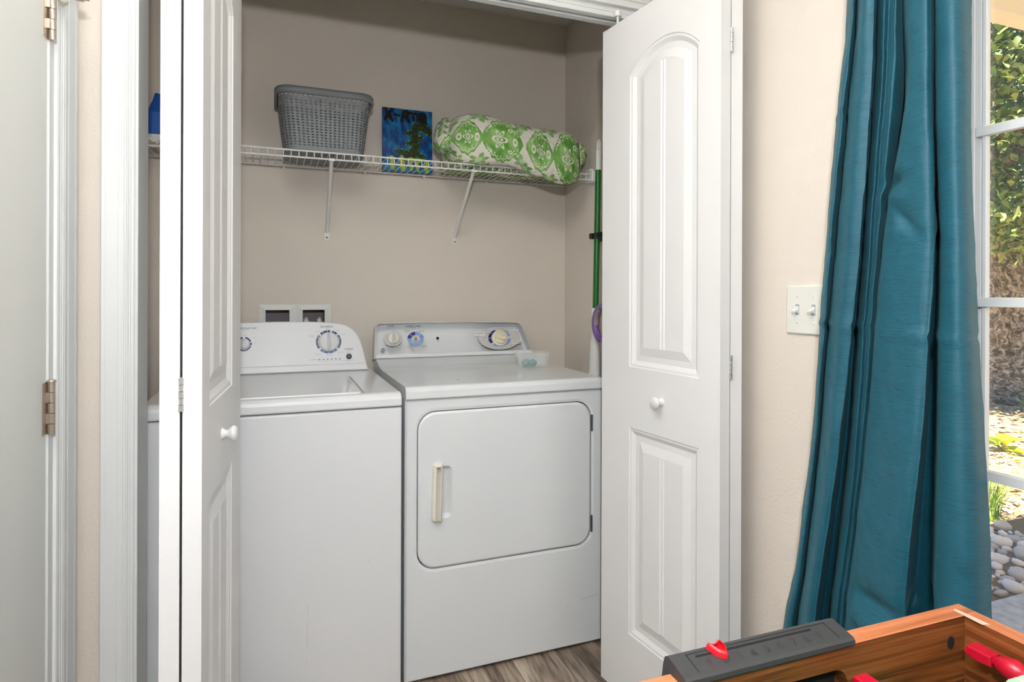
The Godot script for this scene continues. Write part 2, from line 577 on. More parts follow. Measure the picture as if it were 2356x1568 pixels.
# ---------------------------------------------------------------- the scene
func _ready() -> void:
	rng.seed = 11
	# camera: a level wide lens with a little lens shift, as an architectural photograph
	var cam := Camera3D.new()
	cam.name = "camera"
	add_child(cam)
	cam.position = Vector3(0.0, 1.2064, 1.64)
	cam.basis = Basis(Vector3.UP, deg_to_rad(-21.166)) * Basis(Vector3.BACK, deg_to_rad(0.192))
	cam.near = 0.05
	cam.far = 200.0
	var f := 1416.87
	cam.set_frustum(0.05 * 1568.0 / f, Vector2(0.0, -110.26 / f * 0.05), 0.05, 200.0)
	cam.current = true
	# sky and exposure
	var env := Environment.new()
	env.background_mode = Environment.BG_SKY
	var skym := ProceduralSkyMaterial.new()
	skym.sky_top_color = Color8(96, 142, 206)
	skym.sky_horizon_color = Color8(186, 208, 232)
	skym.ground_bottom_color = Color8(120, 110, 92)
	skym.ground_horizon_color = Color8(176, 182, 184)
	skym.energy_multiplier = 2.2
	var sky := Sky.new()
	sky.sky_material = skym
	env.sky = sky
	env.tonemap_mode = Environment.TONE_MAPPER_LINEAR
	env.tonemap_exposure = 1.08
	env.sdfgi_enabled = true
	env.ssao_enabled = true
	env.ssil_enabled = true
	var we := WorldEnvironment.new()
	we.name = "surroundings"
	we.environment = env
	add_child(we)
	# the sun stands high behind the house, so that no patch of it falls indoors
	var sun := DirectionalLight3D.new()
	sun.name = "sun"
	add_child(sun)
	sun.look_at_from_position(Vector3.ZERO, Vector3(0.50, -1.0, -0.17))
	sun.light_energy = 7.0
	sun.light_color = Color(1.0, 0.95, 0.86)
	sun.light_angular_distance = 0.6
	sun.shadow_enabled = true
	make_materials()
	# indoor light: the photographer's flash just behind and above the lens, its head tipped up so that
	# most of it comes back off the ceiling and a part falls straight on the closet
	camera_flash(Vector3(0.0, 1.52, 1.77))
	build_room()
	build_closet_doors()
	build_left_door()
	build_window()
	build_outdoors()
	build_washer()
	build_dryer()
	build_shelf()
	build_shelf_things()
	build_mop_corner()
	build_switch()
	build_curtain()
	build_foosball()

func camera_flash(at: Vector3) -> void:
	var t := thing("camera_flash", "black camera flash held above the lens, outside the picture", "flash", at)
	block("body", at + Vector3(-0.03, -0.07, 0.02), at + Vector3(0.03, -0.01, 0.08), 0.006, M.black, t)
	var g := mat(Color8(240, 240, 240), 0.3)
	g.emission_enabled = true
	g.emission = Color(1, 1, 1)
	g.emission_energy_multiplier = 2.0
	block("flash_light_face", at + Vector3(-0.032, -0.008, 0.022), at + Vector3(0.032, 0.030, 0.078), 0.003, g, t)
	for up in [true, false]:
		var l: Light3D = SpotLight3D.new() if up else OmniLight3D.new()
		l.name = "flash_light"
		t.add_child(l, true)
		l.light_color = Color(0.975, 0.985, 1.0)
		l.shadow_enabled = true
		if up:
			var sp: SpotLight3D = l
			sp.look_at_from_position(at + Vector3(0, 0.05, 0.04), at + Vector3(-0.42, 1.05, -0.52), Vector3.BACK)
			sp.light_energy = 24.0
			sp.light_size = 0.04
			sp.spot_angle = 37.0
			sp.spot_angle_attenuation = 0.6
			sp.spot_range = 14.0
			sp.spot_attenuation = 2.0
		else:
			var om: OmniLight3D = l
			om.global_position = at + Vector3(0, 0.01, -0.02)
			om.light_energy = 1.25
			om.light_size = 0.035
			om.omni_range = 14.0
			om.omni_attenuation = 2.0

# ---------------------------------------------------------------- room
const LW := -0.411
const RW := 1.147
const BACK := -0.9255
const CH := 2.44
func wall(called: String, boxes: Array, m: Material) -> MeshInstance3D:
	var s := S()
	for b in boxes: box(s, b[0], b[1])
	return struct(called, s, m)

func build_room() -> void:
	wall("ceiling", [[Vector3(-2.7, CH, -1.05), Vector3(1.40, CH + 0.12, 4.8)]], M.ceiling)
	# the back wall leaves a hole for the washer's supply box
	wall("wall_back", [[Vector3(-0.62, 0, BACK - 0.09), Vector3(-0.044, CH, BACK)], [Vector3(0.208, 0, BACK - 0.09), Vector3(1.40, CH, BACK)], [Vector3(-0.044, 1.150, BACK - 0.09), Vector3(0.208, CH, BACK)], [Vector3(-0.044, 0, BACK - 0.09), Vector3(0.208, 0.96, BACK)], [Vector3(-0.62, 0, BACK - 0.12), Vector3(1.40, CH, BACK - 0.09)]], M.wall)
	wall("wall_closet_right", [[Vector3(1.2546, 0, BACK), Vector3(1.40, CH, -0.115)]], M.wall)
	wall("wall_closet_left", [[Vector3(-0.62, 0, BACK), Vector3(-0.50, CH, -0.115)]], M.wall)
	wall("wall_front", [[Vector3(-0.62, 0, -0.115), Vector3(-0.311, CH, 0)], [Vector3(-0.311, 2.105, -0.115), Vector3(1.125, CH, 0)], [Vector3(1.125, 0, -0.115), Vector3(1.40, CH, 0)]], M.wall)
	wall("wall_left", [[Vector3(-0.53, 0, 0), Vector3(LW, CH, 0.155)], [Vector3(-0.53, 2.06, 0.155), Vector3(LW, CH, 0.985)], [Vector3(-0.53, 0, 0.985), Vector3(LW, CH, 1.15)]], M.wall)
	wall("wall_left_return", [[Vector3(-2.7, 0, 1.03), Vector3(-0.53, CH, 1.15)]], M.wall)
	wall("wall_left_far", [[Vector3(-2.7, 0, 1.15), Vector3(-2.58, CH, 4.7)]], M.wall)
	wall("wall_rear", [[Vector3(-2.7, 0, 4.6), Vector3(1.40, CH, 4.8)]], M.wall)
	wall("wall_right", [[Vector3(RW, 0, 0), Vector3(1.26, CH, 0.862)], [Vector3(RW, 2.06, 0.862), Vector3(1.26, CH, 2.72)], [Vector3(RW, 0, 0.862), Vector3(1.26, 0.10, 2.72)], [Vector3(RW, 0, 2.72), Vector3(1.26, CH, 4.6)]], M.wall)
	# floor: grey-brown planks laid towards the closet, each a piece of its own
	var fl := frame_node("floor", "grey brown wood plank floor")
	block("subfloor", Vector3(-2.7, -0.14, -1.05), Vector3(1.26, -0.009, 4.8), 0.0, M.gap, fl)
	var meshes := []
	for k in 8:
		var s := S()
		var off := Vector2(rng.randf(), rng.randf())
		uvf = func(v: Vector3, _n): return Vector2(v.x / 0.46 + off.x, v.z / 1.9 + off.y)
		box(s, Vector3(-0.0755, -0.009, -0.609), Vector3(0.0755, 0.0, 0.609), 0.0012)
		uvf = null
		s.generate_normals()
		meshes.append(s.commit())
	var i := 0
	for c in range(-21, 6):
		var x := 0.583 + 0.152 * c + 0.076
		if x < -2.6 or x > 1.22: continue
		var z := -1.0 - fposmod(c * 0.47, 1.22)
		while z < 4.7:
			var zc := z + 0.61
			if zc > -1.6:
				var o := put_mesh("plank", meshes[(i * 5 + c * 3 + 24) % 8], M["plank%d" % ((i * 3 + c + 40) % 4)], fl)
				o.position = Vector3(x, 0, zc)
			z += 1.22
			i += 1
	# closet opening: casing, jambs and head
	var s1 := S()
	casing(s1, Transform3D(Basis(Vector3(1, 0, 0), Vector3(0, 0, 1), Vector3(0, -1, 0)), Vector3(-0.364, 0, 0)), 2.17)
	struct("trim_1", s1, M.trim, "white moulded casing left of the closet opening")
	s1 = S()
	casing(s1, Transform3D(Basis(Vector3(0, -1, 0), Vector3(0, 0, 1), Vector3(-1, 0, 0)), Vector3(-0.364, 2.17, 0)), 1.508)
	struct("trim_2", s1, M.trim, "white moulded casing above the closet opening")
	var s2 := S()
	box(s2, Vector3(-0.311, 0, -0.115), Vector3(-0.2916, 2.105, 0.004), 0.001)
	box(s2, Vector3(-0.2916, 2.085, -0.115), Vector3(1.105, 2.105, 0.004), 0.001)
	box(s2, Vector3(1.105, 0, -0.115), Vector3(1.125, 2.105, 0.004), 0.001)
	struct("trim_3", s2, M.trim, "white jambs and head lining of the closet opening")
	# bifold track: a white channel with its slot open downwards
	var tr := frame_node("trim_4", "white bifold door track under the closet head")
	block("track_channel", Vector3(-0.2916, 2.070, -0.075), Vector3(1.105, 2.085, -0.012), 0.0, M.trim, tr)
	block("track_lip", Vector3(-0.2916, 2.055, -0.075), Vector3(1.105, 2.070, -0.050), 0.0015, M.trim, tr)
	block("track_lip", Vector3(-0.2916, 2.055, -0.034), Vector3(1.105, 2.070, -0.012), 0.0015, M.trim, tr)
	block("track_slot", Vector3(-0.2916, 2.0685, -0.050), Vector3(1.105, 2.070, -0.034), 0.0, M.gap, tr)

# a moulded casing in section, w runs from its outer to its inner edge, d stands off the wall; swept over `run`
func casing(st: SurfaceTool, xf: Transform3D, run: float, wide := 0.0665) -> void:
	var k := wide / 0.0665
	var sec := [[0.0, 0.0], [0.0, 0.015], [0.003, 0.0175], [0.010, 0.0165], [0.011, 0.0158], [0.034, 0.0135], [0.0345, 0.0128], [0.045, 0.0120], [0.046, 0.0105], [0.049, 0.0105], [0.0505, 0.0125], [0.0535, 0.0128], [0.0555, 0.0105], [0.058, 0.0105], [0.0595, 0.0090], [0.0635, 0.0085], [0.0665, 0.0065], [0.0665, 0.0]]
	var p := PackedVector2Array()
	for e in sec: p.append(Vector2(e[0] * k, e[1]))
	# section in (across, off the wall), pushed along -z of the given frame
	var fr := Transform3D(xf.basis * Basis(Vector3(1, 0, 0), Vector3(0, 1, 0), Vector3(0, 0, -1)), xf.origin)
	prism(st, p, 0.0, run, 0.0, fr)

# ---------------------------------------------------------------- bifold doors
func arch_ring(a: float, b: float, c: float, top: float, arch: bool, d: float) -> Array:
	var r := [Vector2(a + d, c + d), Vector2(b - d, c + d)]
	var m := (a + b) / 2.0
	for k in 21:
		var t := float(k) / 20.0
		var x := lerpf(b - d, a + d, t)
		r.append(Vector2(x, arch_y(m, top, arch, d, x)))
	return r

func arch_y(m: float, top: float, arch: bool, d: float, x: float) -> float:
	if not arch: return top - d
	var R := 0.184
	return top - R + sqrt(maxf((R - d) * (R - d) - (x - m) * (x - m), 0.0))

# one moulded door leaf, its good face at z = 0; the arched and the square field lie between a and b
func leaf_mesh(W: float, H0: float, H1: float, T: float, a: float, b: float) -> ArrayMesh:
	var s := S()
	var F := Vector3(0, 0, 1)
	var rects := [[0.0, H0, a, H1], [b, H0, W, H1], [a, H0, b, 0.213], [a, 0.8165, b, 0.9925]]
	for r in rects: poly(s, [Vector3(r[0], r[1], 0), Vector3(r[2], r[1], 0), Vector3(r[2], r[3], 0), Vector3(r[0], r[3], 0)], F)
	var m := (a + b) / 2.0
	for k in 24:
		var x0 := lerpf(a, b, k / 24.0)
		var x1 := lerpf(a, b, (k + 1) / 24.0)
		poly(s, [Vector3(x0, arch_y(m, 1.906, true, 0, x0), 0), Vector3(x1, arch_y(m, 1.906, true, 0, x1), 0), Vector3(x1, H1, 0), Vector3(x0, H1, 0)], F)
	for fld in [[0.9925, 1.906, true], [0.213, 0.8165, false]]:
		var prof := [[0.0, 0.0], [0.0025, -0.0028], [0.0085, -0.0030], [0.020, -0.0100], [0.036, -0.0100], [0.060, -0.0030]]
		for i in prof.size() - 1:
			var p := arch_ring(a, b, fld[0], fld[1], fld[2], prof[i][0])
			var q := arch_ring(a, b, fld[0], fld[1], fld[2], prof[i + 1][0])
			for k in p.size():
				var k2: int = (k + 1) % p.size()
				poly(s, [Vector3(p[k].x, p[k].y, prof[i][1]), Vector3(p[k2].x, p[k2].y, prof[i][1]), Vector3(q[k2].x, q[k2].y, prof[i + 1][1]), Vector3(q[k].x, q[k].y, prof[i + 1][1])], F)
		var d := 0.060
		var xs := []
		for k in 11: xs.append([lerpf(a + d, m - 0.010, k / 10.0), 0.0])
		xs.append_array([[m - 0.0065, -0.0032], [m - 0.0035, 0.0], [m + 0.0035, 0.0], [m + 0.0065, -0.0032]])
		for k in 11: xs.append([lerpf(m + 0.010, b - d, k / 10.0), 0.0])
		for k in xs.size() - 1:
			var u: float = xs[k][0]
			var v: float = xs[k + 1][0]
			poly(s, [Vector3(u, fld[0] + d, -0.003 + xs[k][1]), Vector3(v, fld[0] + d, -0.003 + xs[k + 1][1]), Vector3(v, arch_y(m, fld[1], fld[2], d, v), -0.003 + xs[k + 1][1]), Vector3(u, arch_y(m, fld[1], fld[2], d, u), -0.003 + xs[k][1])], F)
	# edges and back
	poly(s, [Vector3(0, H0, -T), Vector3(W, H0, -T), Vector3(W, H1, -T), Vector3(0, H1, -T)], -F)
	for e in [[Vector3(0, H0, 0), Vector3(0, H1, 0), Vector3.LEFT], [Vector3(W, H0, 0), Vector3(W, H1, 0), Vector3.RIGHT], [Vector3(0, H0, 0), Vector3(W, H0, 0), Vector3.DOWN], [Vector3(0, H1, 0), Vector3(W, H1, 0), Vector3.UP]]:
		poly(s, [e[0], e[1], e[1] - F * T, e[0] - F * T], e[2])
	s.generate_normals()
	return s.commit()

func door_knob(parent: Node3D, at: Transform3D) -> void:
	var s := S()
	var turn := at * Transform3D(Basis(Vector3.RIGHT, PI / 2.0), Vector3.ZERO)
	lathe(s, [Vector2(0.0, 0.031), Vector2(0.008, 0.0305), Vector2(0.0135, 0.028), Vector2(0.0165, 0.024), Vector2(0.0165, 0.021), Vector2(0.013, 0.017), Vector2(0.0085, 0.012), Vector2(0.0085, 0.008), Vector2(0.011, 0.004), Vector2(0.0125, 0.001), Vector2(0.0125, 0.0)], 24, turn)
	part("knob", s, M.trim, parent)

func fold_hinge(parent: Node3D, at: Vector3) -> void:
	var h := S()
	for k in 5:
		tube(h, [at + Vector3(0, -0.029 + k * 0.0117, 0), at + Vector3(0, -0.029 + k * 0.0117 + 0.0108, 0)], 0.0042 if k % 2 == 0 else 0.0036, 10)
	box(h, at + Vector3(-0.006, -0.029, -0.010), at + Vector3(0.006, 0.029, -0.004), 0.0005)
	part("hinge", h, M.zinc, parent)

func build_closet_doors() -> void:
	var W := 0.4876
	var T := 0.031
	for side in [1, -1]:
		var A := Vector3(0.9566, 0, -0.051) if side == 1 else Vector3(-0.0773, 0, -0.051)
		var B := Vector3(1.0068, 0, 0.434) if side == 1 else Vector3(-0.1165, 0, 0.435)
		var d := (B - A).normalized()
		var door := frame_node("door_1" if side == 1 else "door_2", "white bifold closet door folded open beside the dryer, arched panels" if side == 1 else "white bifold closet door folded open before the washer, seen almost edge on")
		door.position = A
		# leading leaf: its good face looks into the opening
		var X := d if side == 1 else -d
		var org := A if side == 1 else B
		var fr := Transform3D(Basis(X, Vector3.UP, X.cross(Vector3.UP)), org)
		var a := 0.136 if side == 1 else W - 0.417
		var lead := put_mesh("panel", leaf_mesh(W, 0.013, 2.02, T, a, a + 0.281), M.door, door)
		lead.transform = door.global_transform.affine_inverse() * fr
		door_knob(door, fr * Transform3D(Basis(), Vector3(a + 0.1405, 0.911, 0)))
		# fixed leaf: behind it, its good face turned to the jamb's side
		var back := fr.basis.z * -(T + 0.004)
		var B2: Vector3 = B + back + Vector3(0, 0, 0.003)
		var d2 := Vector3(-d.x, 0, d.z)
		var X2 := -d2 if side == 1 else d2
		var org2: Vector3 = (B2 if side == 1 else B2 - d2 * W) + Vector3(side * T, 0, 0)
		var fr2 := Transform3D(Basis(X2, Vector3.UP, X2.cross(Vector3.UP)), org2)
		var a2 := W - 0.417 if side == 1 else 0.136
		var fixed := put_mesh("panel", leaf_mesh(W, 0.013, 2.02, T, W - 0.417 if side == 1 else 0.136, (W - 0.417 if side == 1 else 0.136) + 0.281), M.door, door)
		fixed.transform = door.global_transform.affine_inverse() * fr2
		for y in [1.825, 1.028, 0.22]:
			fold_hinge(door, B + fr.basis.z * -(T + 0.002) + Vector3(0, y, 0.003))
		# guide pin that rides in the track
		var g := S()
		var pin: Vector3 = A + d * 0.055 + fr.basis.z * -T * 0.5
		pin.z = maxf(pin.z, -0.046)
		tube(g, [pin + Vector3(0, 2.018, 0), pin + Vector3(0, 2.062, 0)], 0.004, 10)
		lathe(g, [Vector2(0.0, 2.050), Vector2(0.011, 2.050), Vector2(0.011, 2.066), Vector2(0.0, 2.066)], 16, Transform3D(Basis(), pin), false)
		part("guide_pin", g, M.plastic_white, door)

func build_left_door() -> void:
	# casing of the hall door on the left wall: outer edge towards the corner
	var s := S()
	casing(s, Transform3D(Basis(Vector3(0, 0, 1), Vector3(1, 0, 0), Vector3(0, -1, 0)), Vector3(LW, 0, 0.064)), 2.15, 0.098)
	box(s, Vector3(-0.53, 0, 0.158), Vector3(LW + 0.001, 2.06, 0.190), 0.001)
	box(s, Vector3(-0.53, 2.03, 0.190), Vector3(LW + 0.001, 2.06, 0.985), 0.001)
	box(s, Vector3(-0.53, 0, 0.953), Vector3(LW + 0.001, 2.03, 0.985), 0.001)
	struct("trim_5", s, M.trim, "white casing and jamb of the hinged door at the left")
	var door := frame_node("door_3", "flat white hinged door at the left edge")
	door.position = Vector3(LW, 0, 0.19)
	block("slab", Vector3(LW - 0.037, 0.012, 0.1935), Vector3(LW - 0.002, 2.027, 0.950), 0.0015, M.flat_door, door)
	for hy in [1.748, 0.979, 0.28]:
		var h := S()
		var c := Vector3(LW + 0.006, hy, 0.1905)
		box(h, c + Vector3(-0.0095, -0.051, 0.002), c + Vector3(-0.0065, 0.051, 0.026), 0.0008)
		box(h, c + Vector3(-0.0095, -0.051, -0.020), c + Vector3(-0.0065, 0.051, -0.002), 0.0008)
		for k in 5:
			var y0 := -0.051 + k * 0.0204
			tube(h, [c + Vector3(0, y0 + 0.0004, 0), c + Vector3(0, y0 + 0.0198, 0)], 0.0064, 14)
			# the knuckle curls out of one leaf or the other, leaving a dark notch on the other side
			var sd := 1.0 if k % 2 == 1 else -1.0
			box(h, c + Vector3(-0.0075, y0 + 0.0004, 0.0 if sd > 0 else -0.008), c + Vector3(-0.002, y0 + 0.0198, 0.008 if sd > 0 else 0.0), 0.0005)
		var hg := part("hinge", h, M.nickel, door)
		if hy < 1.5:
			var cap := S()
			lathe(cap, [Vector2(0.0, 0.0555), Vector2(0.006, 0.055), Vector2(0.0085, 0.0525), Vector2(0.0085, 0.051), Vector2(0.004, 0.0505)], 14, Transform3D(Basis(), c))
			part("pin_cap", cap, M.nickel, hg)
	# hinge pin door stop on the upper hinge
	var c2 := Vector3(LW + 0.006, 1.7915, 0.1905)
	var st := part("door_stop", _stop(c2), M.nickel, door)
	var b := S()
	tube(b, [c2 + Vector3(0.012, 0.001, -0.020), c2 + Vector3(0.006, 0.0, -0.038)], 0.0095, 14)
	part("bumper", b, M.rubber_white, st)

func _stop(c: Vector3) -> SurfaceTool:
	var s := S()
	box(s, c + Vector3(-0.008, -0.002, -0.010), c + Vector3(0.012, 0.004, 0.010), 0.001)
	tube(s, [c + Vector3(0.008, 0.001, -0.014), c + Vector3(0.030, 0.0005, -0.012), c + Vector3(0.058, 0.0, -0.010)], 0.0032, 8)
	tube(s, [c + Vector3(0.034, 0.0005, -0.012), c + Vector3(0.048, 0.0, -0.011)], 0.0055, 6)
	box(s, c + Vector3(0.010, 0.0, -0.016), c + Vector3(0.050, 0.012, -0.004), 0.001)
	return s

# ---------------------------------------------------------------- window
func build_window() -> void:
	var w := frame_node("window_1", "tall white grid window behind the teal curtain")
	w.position = Vector3(1.155, 0.10, 0.86)
	block("window_frame", Vector3(1.147, 0.10, 0.862), Vector3(1.176, 2.06, 0.9245), 0.001, M.vinyl, w)
	block("sash_stile", Vector3(1.161, 0.10, 0.9245), Vector3(1.176, 2.06, 0.9330), 0.001, M.vinyl, w)
	block("glazing_bead", Vector3(1.153, 0.14, 0.9330), Vector3(1.161, 2.03, 0.9400), 0.001, M.vinyl, w)
	block("window_frame", Vector3(1.147, 0.10, 2.66), Vector3(1.176, 2.06, 2.72), 0.001, M.vinyl, w)
	block("window_frame", Vector3(1.147, 2.03, 0.9245), Vector3(1.176, 2.06, 2.66), 0.001, M.vinyl, w)
	block("window_frame", Vector3(1.147, 0.10, 0.9245), Vector3(1.176, 0.14, 2.66), 0.001, M.vinyl, w)
	block("meeting_stile", Vector3(1.150, 0.14, 1.79), Vector3(1.174, 2.03, 1.85), 0.001, M.vinyl, w)
	for y in [0.299, 0.597, 0.8943, 1.1931, 1.4902, 1.788]:
		block("muntin", Vector3(1.1475, y - 0.0084, 0.9255), Vector3(1.160, y + 0.0084, 1.79), 0.001, M.vinyl, w)
		block("muntin", Vector3(1.1475, y - 0.0084, 1.85), Vector3(1.160, y + 0.0084, 2.66), 0.001, M.vinyl, w)
	for z in [1.215, 1.502, 2.13, 2.40]:
		block("muntin", Vector3(1.1477, 0.14, z - 0.0084), Vector3(1.1598, 2.03, z + 0.0084), 0.001, M.vinyl, w)
	for z in [[0.9335, 1.79], [1.85, 2.66]]:
		var s := S()
		box(s, Vector3(1.1625, 0.14, z[0]), Vector3(1.1655, 2.03, z[1]))
		part("pane", s, M.pane, w)

# ---------------------------------------------------------------- outdoors
const GY := -0.12
func build_outdoors() -> void:
	var s := S()
	box(s, Vector3(1.26, -0.30, -30.0), Vector3(45.0, GY, 30.0))
	struct("floor_yard", s, M.ground, "yard ground strewn with dry leaves")
	s = S()
	box(s, Vector3(1.262, -0.28, -0.04), Vector3(5.2, -0.075, 4.6), 0.006)
	struct("floor_patio", s, M.concrete, "grey concrete patio slab outside the window")
	s = S()
	box(s, Vector3(1.27, 2.41, -0.14), Vector3(5.3, 2.62, -0.04), 0.003)
	box(s, Vector3(1.27, 2.62, -0.20), Vector3(5.4, 2.70, 4.7))
	box(s, Vector3(4.95, -0.075, -0.13), Vector3(5.05, 2.41, -0.05), 0.003)
	struct("trim_6", s, M.soffit, "cream porch beam and roof edge above the patio")
	# river stones along the slab, each its own
	var stones := []
	for k in 8:
		var n := noise(200 + k, 0.9, 2)
		var st := S()
		var e := Vector3(1.0, rng.randf_range(0.52, 0.72), rng.randf_range(0.62, 0.85))
		sheet(st, func(u, v): return _blob(u, v, n, e, 0.22), 12, 8, Vector2.ONE, true)
		st.generate_normals()
		stones.append(st.commit())
	var placed := []
	for pass_ in [[0.034, 0.050, 46], [0.022, 0.034, 80], [0.012, 0.022, 150]]:
		var tries := 0
		var made := 0
		while made < pass_[2] and tries < 7000:
			tries += 1
			var r := rng.randf_range(pass_[0], pass_[1])
			var p := Vector3(rng.randf_range(2.60, 3.85), 0, rng.randf_range(-0.64, -0.10))
			var clear := true
			for q in placed:
				if Vector2(p.x - q[0].x, p.z - q[0].z).length() < (r + q[1]) * 1.07:
					clear = false
					break
			if not clear: continue
			made += 1
			p.y = GY + r * 0.45
			placed.append([p, r])
			var o := put_mesh(numbered("river_stone"), stones[rng.randi() % 8], M["stone%d" % (rng.randi() % 4)], self)
			o.position = p
			o.basis = Basis(Vector3.UP, rng.randf() * TAU) * Basis(Vector3.RIGHT, rng.randf_range(-0.2, 0.2)) * Basis.from_scale(Vector3.ONE * r * 1.10)
			tag(o, "smooth pale river stone lying in the bed beside the patio slab", "stone", "river stones beside the patio")
	# soil under the stones
	s = S()
	box(s, Vector3(1.30, -0.2, -0.68), Vector3(4.4, GY + 0.004, -0.041), 0.003)
	struct("floor_bed", s, M.soil, "dark soil of the stone bed")
	# dry leaves, too many to count
	var lm := MultiMesh.new()
	lm.transform_format = MultiMesh.TRANSFORM_3D
	lm.use_colors = true
	lm.mesh = leaf_blade(0.5, 0.25)
	lm.instance_count = 5200
	for i in 5200:
		var t := pow(rng.randf(), 0.7)
		var p := Vector3(lerpf(3.4, 14.0, t), GY + 0.006, 0)
		p.z = -0.55 - (p.x - 3.4) * 0.55 + rng.randf_range(-1.3, 1.3) * (0.5 + t * 2.0)
		if p.z > -0.66 and p.x < 4.5: p.x += 1.2
		var sc := rng.randf_range(0.05, 0.10)
		lm.set_instance_transform(i, Transform3D(Basis(Vector3.UP, rng.randf() * TAU) * Basis(Vector3.RIGHT, rng.randf_range(-0.5, 0.5)) * Basis.from_scale(Vector3.ONE * sc), p))
		lm.set_instance_color(i, [Color(0.50, 0.33, 0.17), Color(0.62, 0.46, 0.27), Color(0.74, 0.62, 0.42), Color(0.30, 0.17, 0.11), Color(0.45, 0.42, 0.14)][rng.randi() % 5])
	var li := MultiMeshInstance3D.new()
	li.name = "leaf_litter"
	li.multimesh = lm
	li.material_override = M.litter
	add_child(li)
	tag(li, "dry brown leaves strewn over the sunny yard", "leaves", "", "stuff")
	# plants
	grass_clump(Vector3(3.95, GY, -0.75), 0.40, 150, "bright green grass clump behind the river stones", Color(0.20, 0.42, 0.05), Color(0.50, 0.62, 0.12))
	grass_clump(Vector3(4.85, GY, -0.95), 0.36, 90, "arching grass clump at the right end of the stones", Color(0.16, 0.36, 0.05), Color(0.38, 0.52, 0.10))
	broad_plant(Vector3(5.75, GY, -1.72), "yellow green broad-leaved plant on the leaf-strewn ground")
	broad_plant(Vector3(6.35, GY, -1.50), "broad-leaved plant turning yellow, right of its neighbour")
	grass_clump(Vector3(8.0, GY, -2.75), 0.30, 60, "low grass tuft at the foot of the oak", Color(0.25, 0.42, 0.08), Color(0.45, 0.55, 0.15))
	oak(Vector3(8.7049, GY, -3.35))
	# trees farther back close the view
	for b in [[Vector3(15.5, GY, -9.5), 5.2, "leafy tree behind the oak, left of its trunk", 41], [Vector3(18.5, GY, -8.2), 6.0, "leafy tree behind the oak, right of its trunk", 43], [Vector3(22.0, GY, -13.5), 7.0, "farthest leafy tree closing the view", 47], [Vector3(12.0, GY, -10.5), 6.0, "leafy tree far left in the yard, hidden by the curtain", 49], [Vector3(9.0, GY, -12.5), 6.5, "leafy tree near the left fence end, hidden by the curtain", 53], [Vector3(22.0, GY, -1.5), 6.5, "leafy tree far right beyond the fence", 59], [Vector3(23.5, GY, 5.0), 6.0, "leafy tree at the far right end of the fence", 61]]:
		far_tree(b[0], b[1], b[2], b[3])
	# board fence
	var fe := thing("board_fence", "orange brown board fence behind the oak", "fence", Vector3(14.0, GY, -7.0))
	var bd := S()
	box(bd, Vector3(-0.07, 0.05, -0.01), Vector3(0.07, 1.75, 0.01), 0.003)
	bd.generate_normals()
	var bm := bd.commit()
	for k in range(-52, 128):
		var o := put_mesh("board", bm, M.fence, fe, true)
		o.position = Vector3(-2.0 + k * 0.098, 0.004 * posmod(k, 3), -2.6 + k * 0.118)
		o.rotation.y = -0.88
	for y in [0.4, 1.4]:
		var rl := S()
		tube(rl, [Vector3(-7.1, y, -8.8), Vector3(10.45, y, 12.33)], 0.03, 6)
		part("rail", rl, M.fence, fe, true)

func _blob(u: float, v: float, n: FastNoiseLite, e: Vector3, amp: float) -> Vector3:
	var d := Vector3(sin(PI * v) * cos(TAU * u), cos(PI * v), sin(PI * v) * sin(TAU * u))
	return d * e * (1.0 + amp * n.get_noise_3dv(d * 1.2))

func leaf_blade(wide: float, bend: float) -> ArrayMesh:
	var s := S()
	s.set_smooth_group(4)
	var l := [Vector3(0, 0, 0), Vector3(-0.35 * wide, 0.06, 0.35), Vector3(-0.5 * wide, 0.02, 0.65), Vector3(0, -bend, 1.0), Vector3(0.5 * wide, 0.02, 0.65), Vector3(0.35 * wide, 0.06, 0.35)]
	poly(s, [l[0], l[1], l[2], l[3]], Vector3.UP)
	poly(s, [l[0], l[3], l[4], l[5]], Vector3.UP)
	s.generate_normals()
	return s.commit()

func grass_clump(at: Vector3, tall: float, blades: int, label: String, c0: Color, c1: Color) -> void:
	var t := thing("grass_clump", label, "grass", at)
	var s := S()
	s.set_smooth_group(4)
	for i in blades:
		var w := rng.randf() * TAU
		var out := Vector3(cos(w), 0, sin(w))
		var side := Vector3(-out.z, 0, out.x) * rng.randf_range(0.003, 0.006)
		var p := at + out * rng.randf() * 0.07
		var h := tall * rng.randf_range(0.55, 1.0)
		var lean := rng.randf_range(0.15, 0.8)
		s.set_color(c0.lerp(c1, rng.randf()))
		var prev := []
		for k in 5:
			var q := k / 4.0
			var c := p + out * lean * h * q * q + Vector3.UP * h * (q - 0.35 * lean * q * q)
			var row := [c - side * (1.0 - q * 0.9), c + side * (1.0 - q * 0.9)]
			if k: poly(s, [prev[0], prev[1], row[1], row[0]], Vector3.UP + out * 0.5)
			prev = row
	part("blades", s, M.leaf, t)

func broad_plant(at: Vector3, label: String) -> void:
	var t := thing("broad_leaved_plant", label, "plant", at)
	var lf := leaf_blade(0.55, 0.2)
	for i in 9:
		var m := mat([Color(0.62, 0.70, 0.16), Color(0.48, 0.62, 0.14), Color(0.72, 0.70, 0.20)][i % 3], 0.5)
		m.backlight_enabled = true
		m.backlight = Color(0.4, 0.45, 0.1)
		var o := put_mesh("leaf", lf, m, t, true)
		o.position = Vector3(rng.randf_range(-0.03, 0.03), 0.02 + 0.02 * (i % 4), rng.randf_range(-0.03, 0.03))
		o.basis = Basis(Vector3.UP, i * 2.4) * Basis(Vector3.RIGHT, -rng.randf_range(0.2, 0.8)) * Basis.from_scale(Vector3.ONE * rng.randf_range(0.14, 0.22))
	var s := S()
	tube(s, [Vector3(0, -0.01, 0), Vector3(0, 0.09, 0)], 0.006, 6)
	part("stem", s, M.fence, t, true)

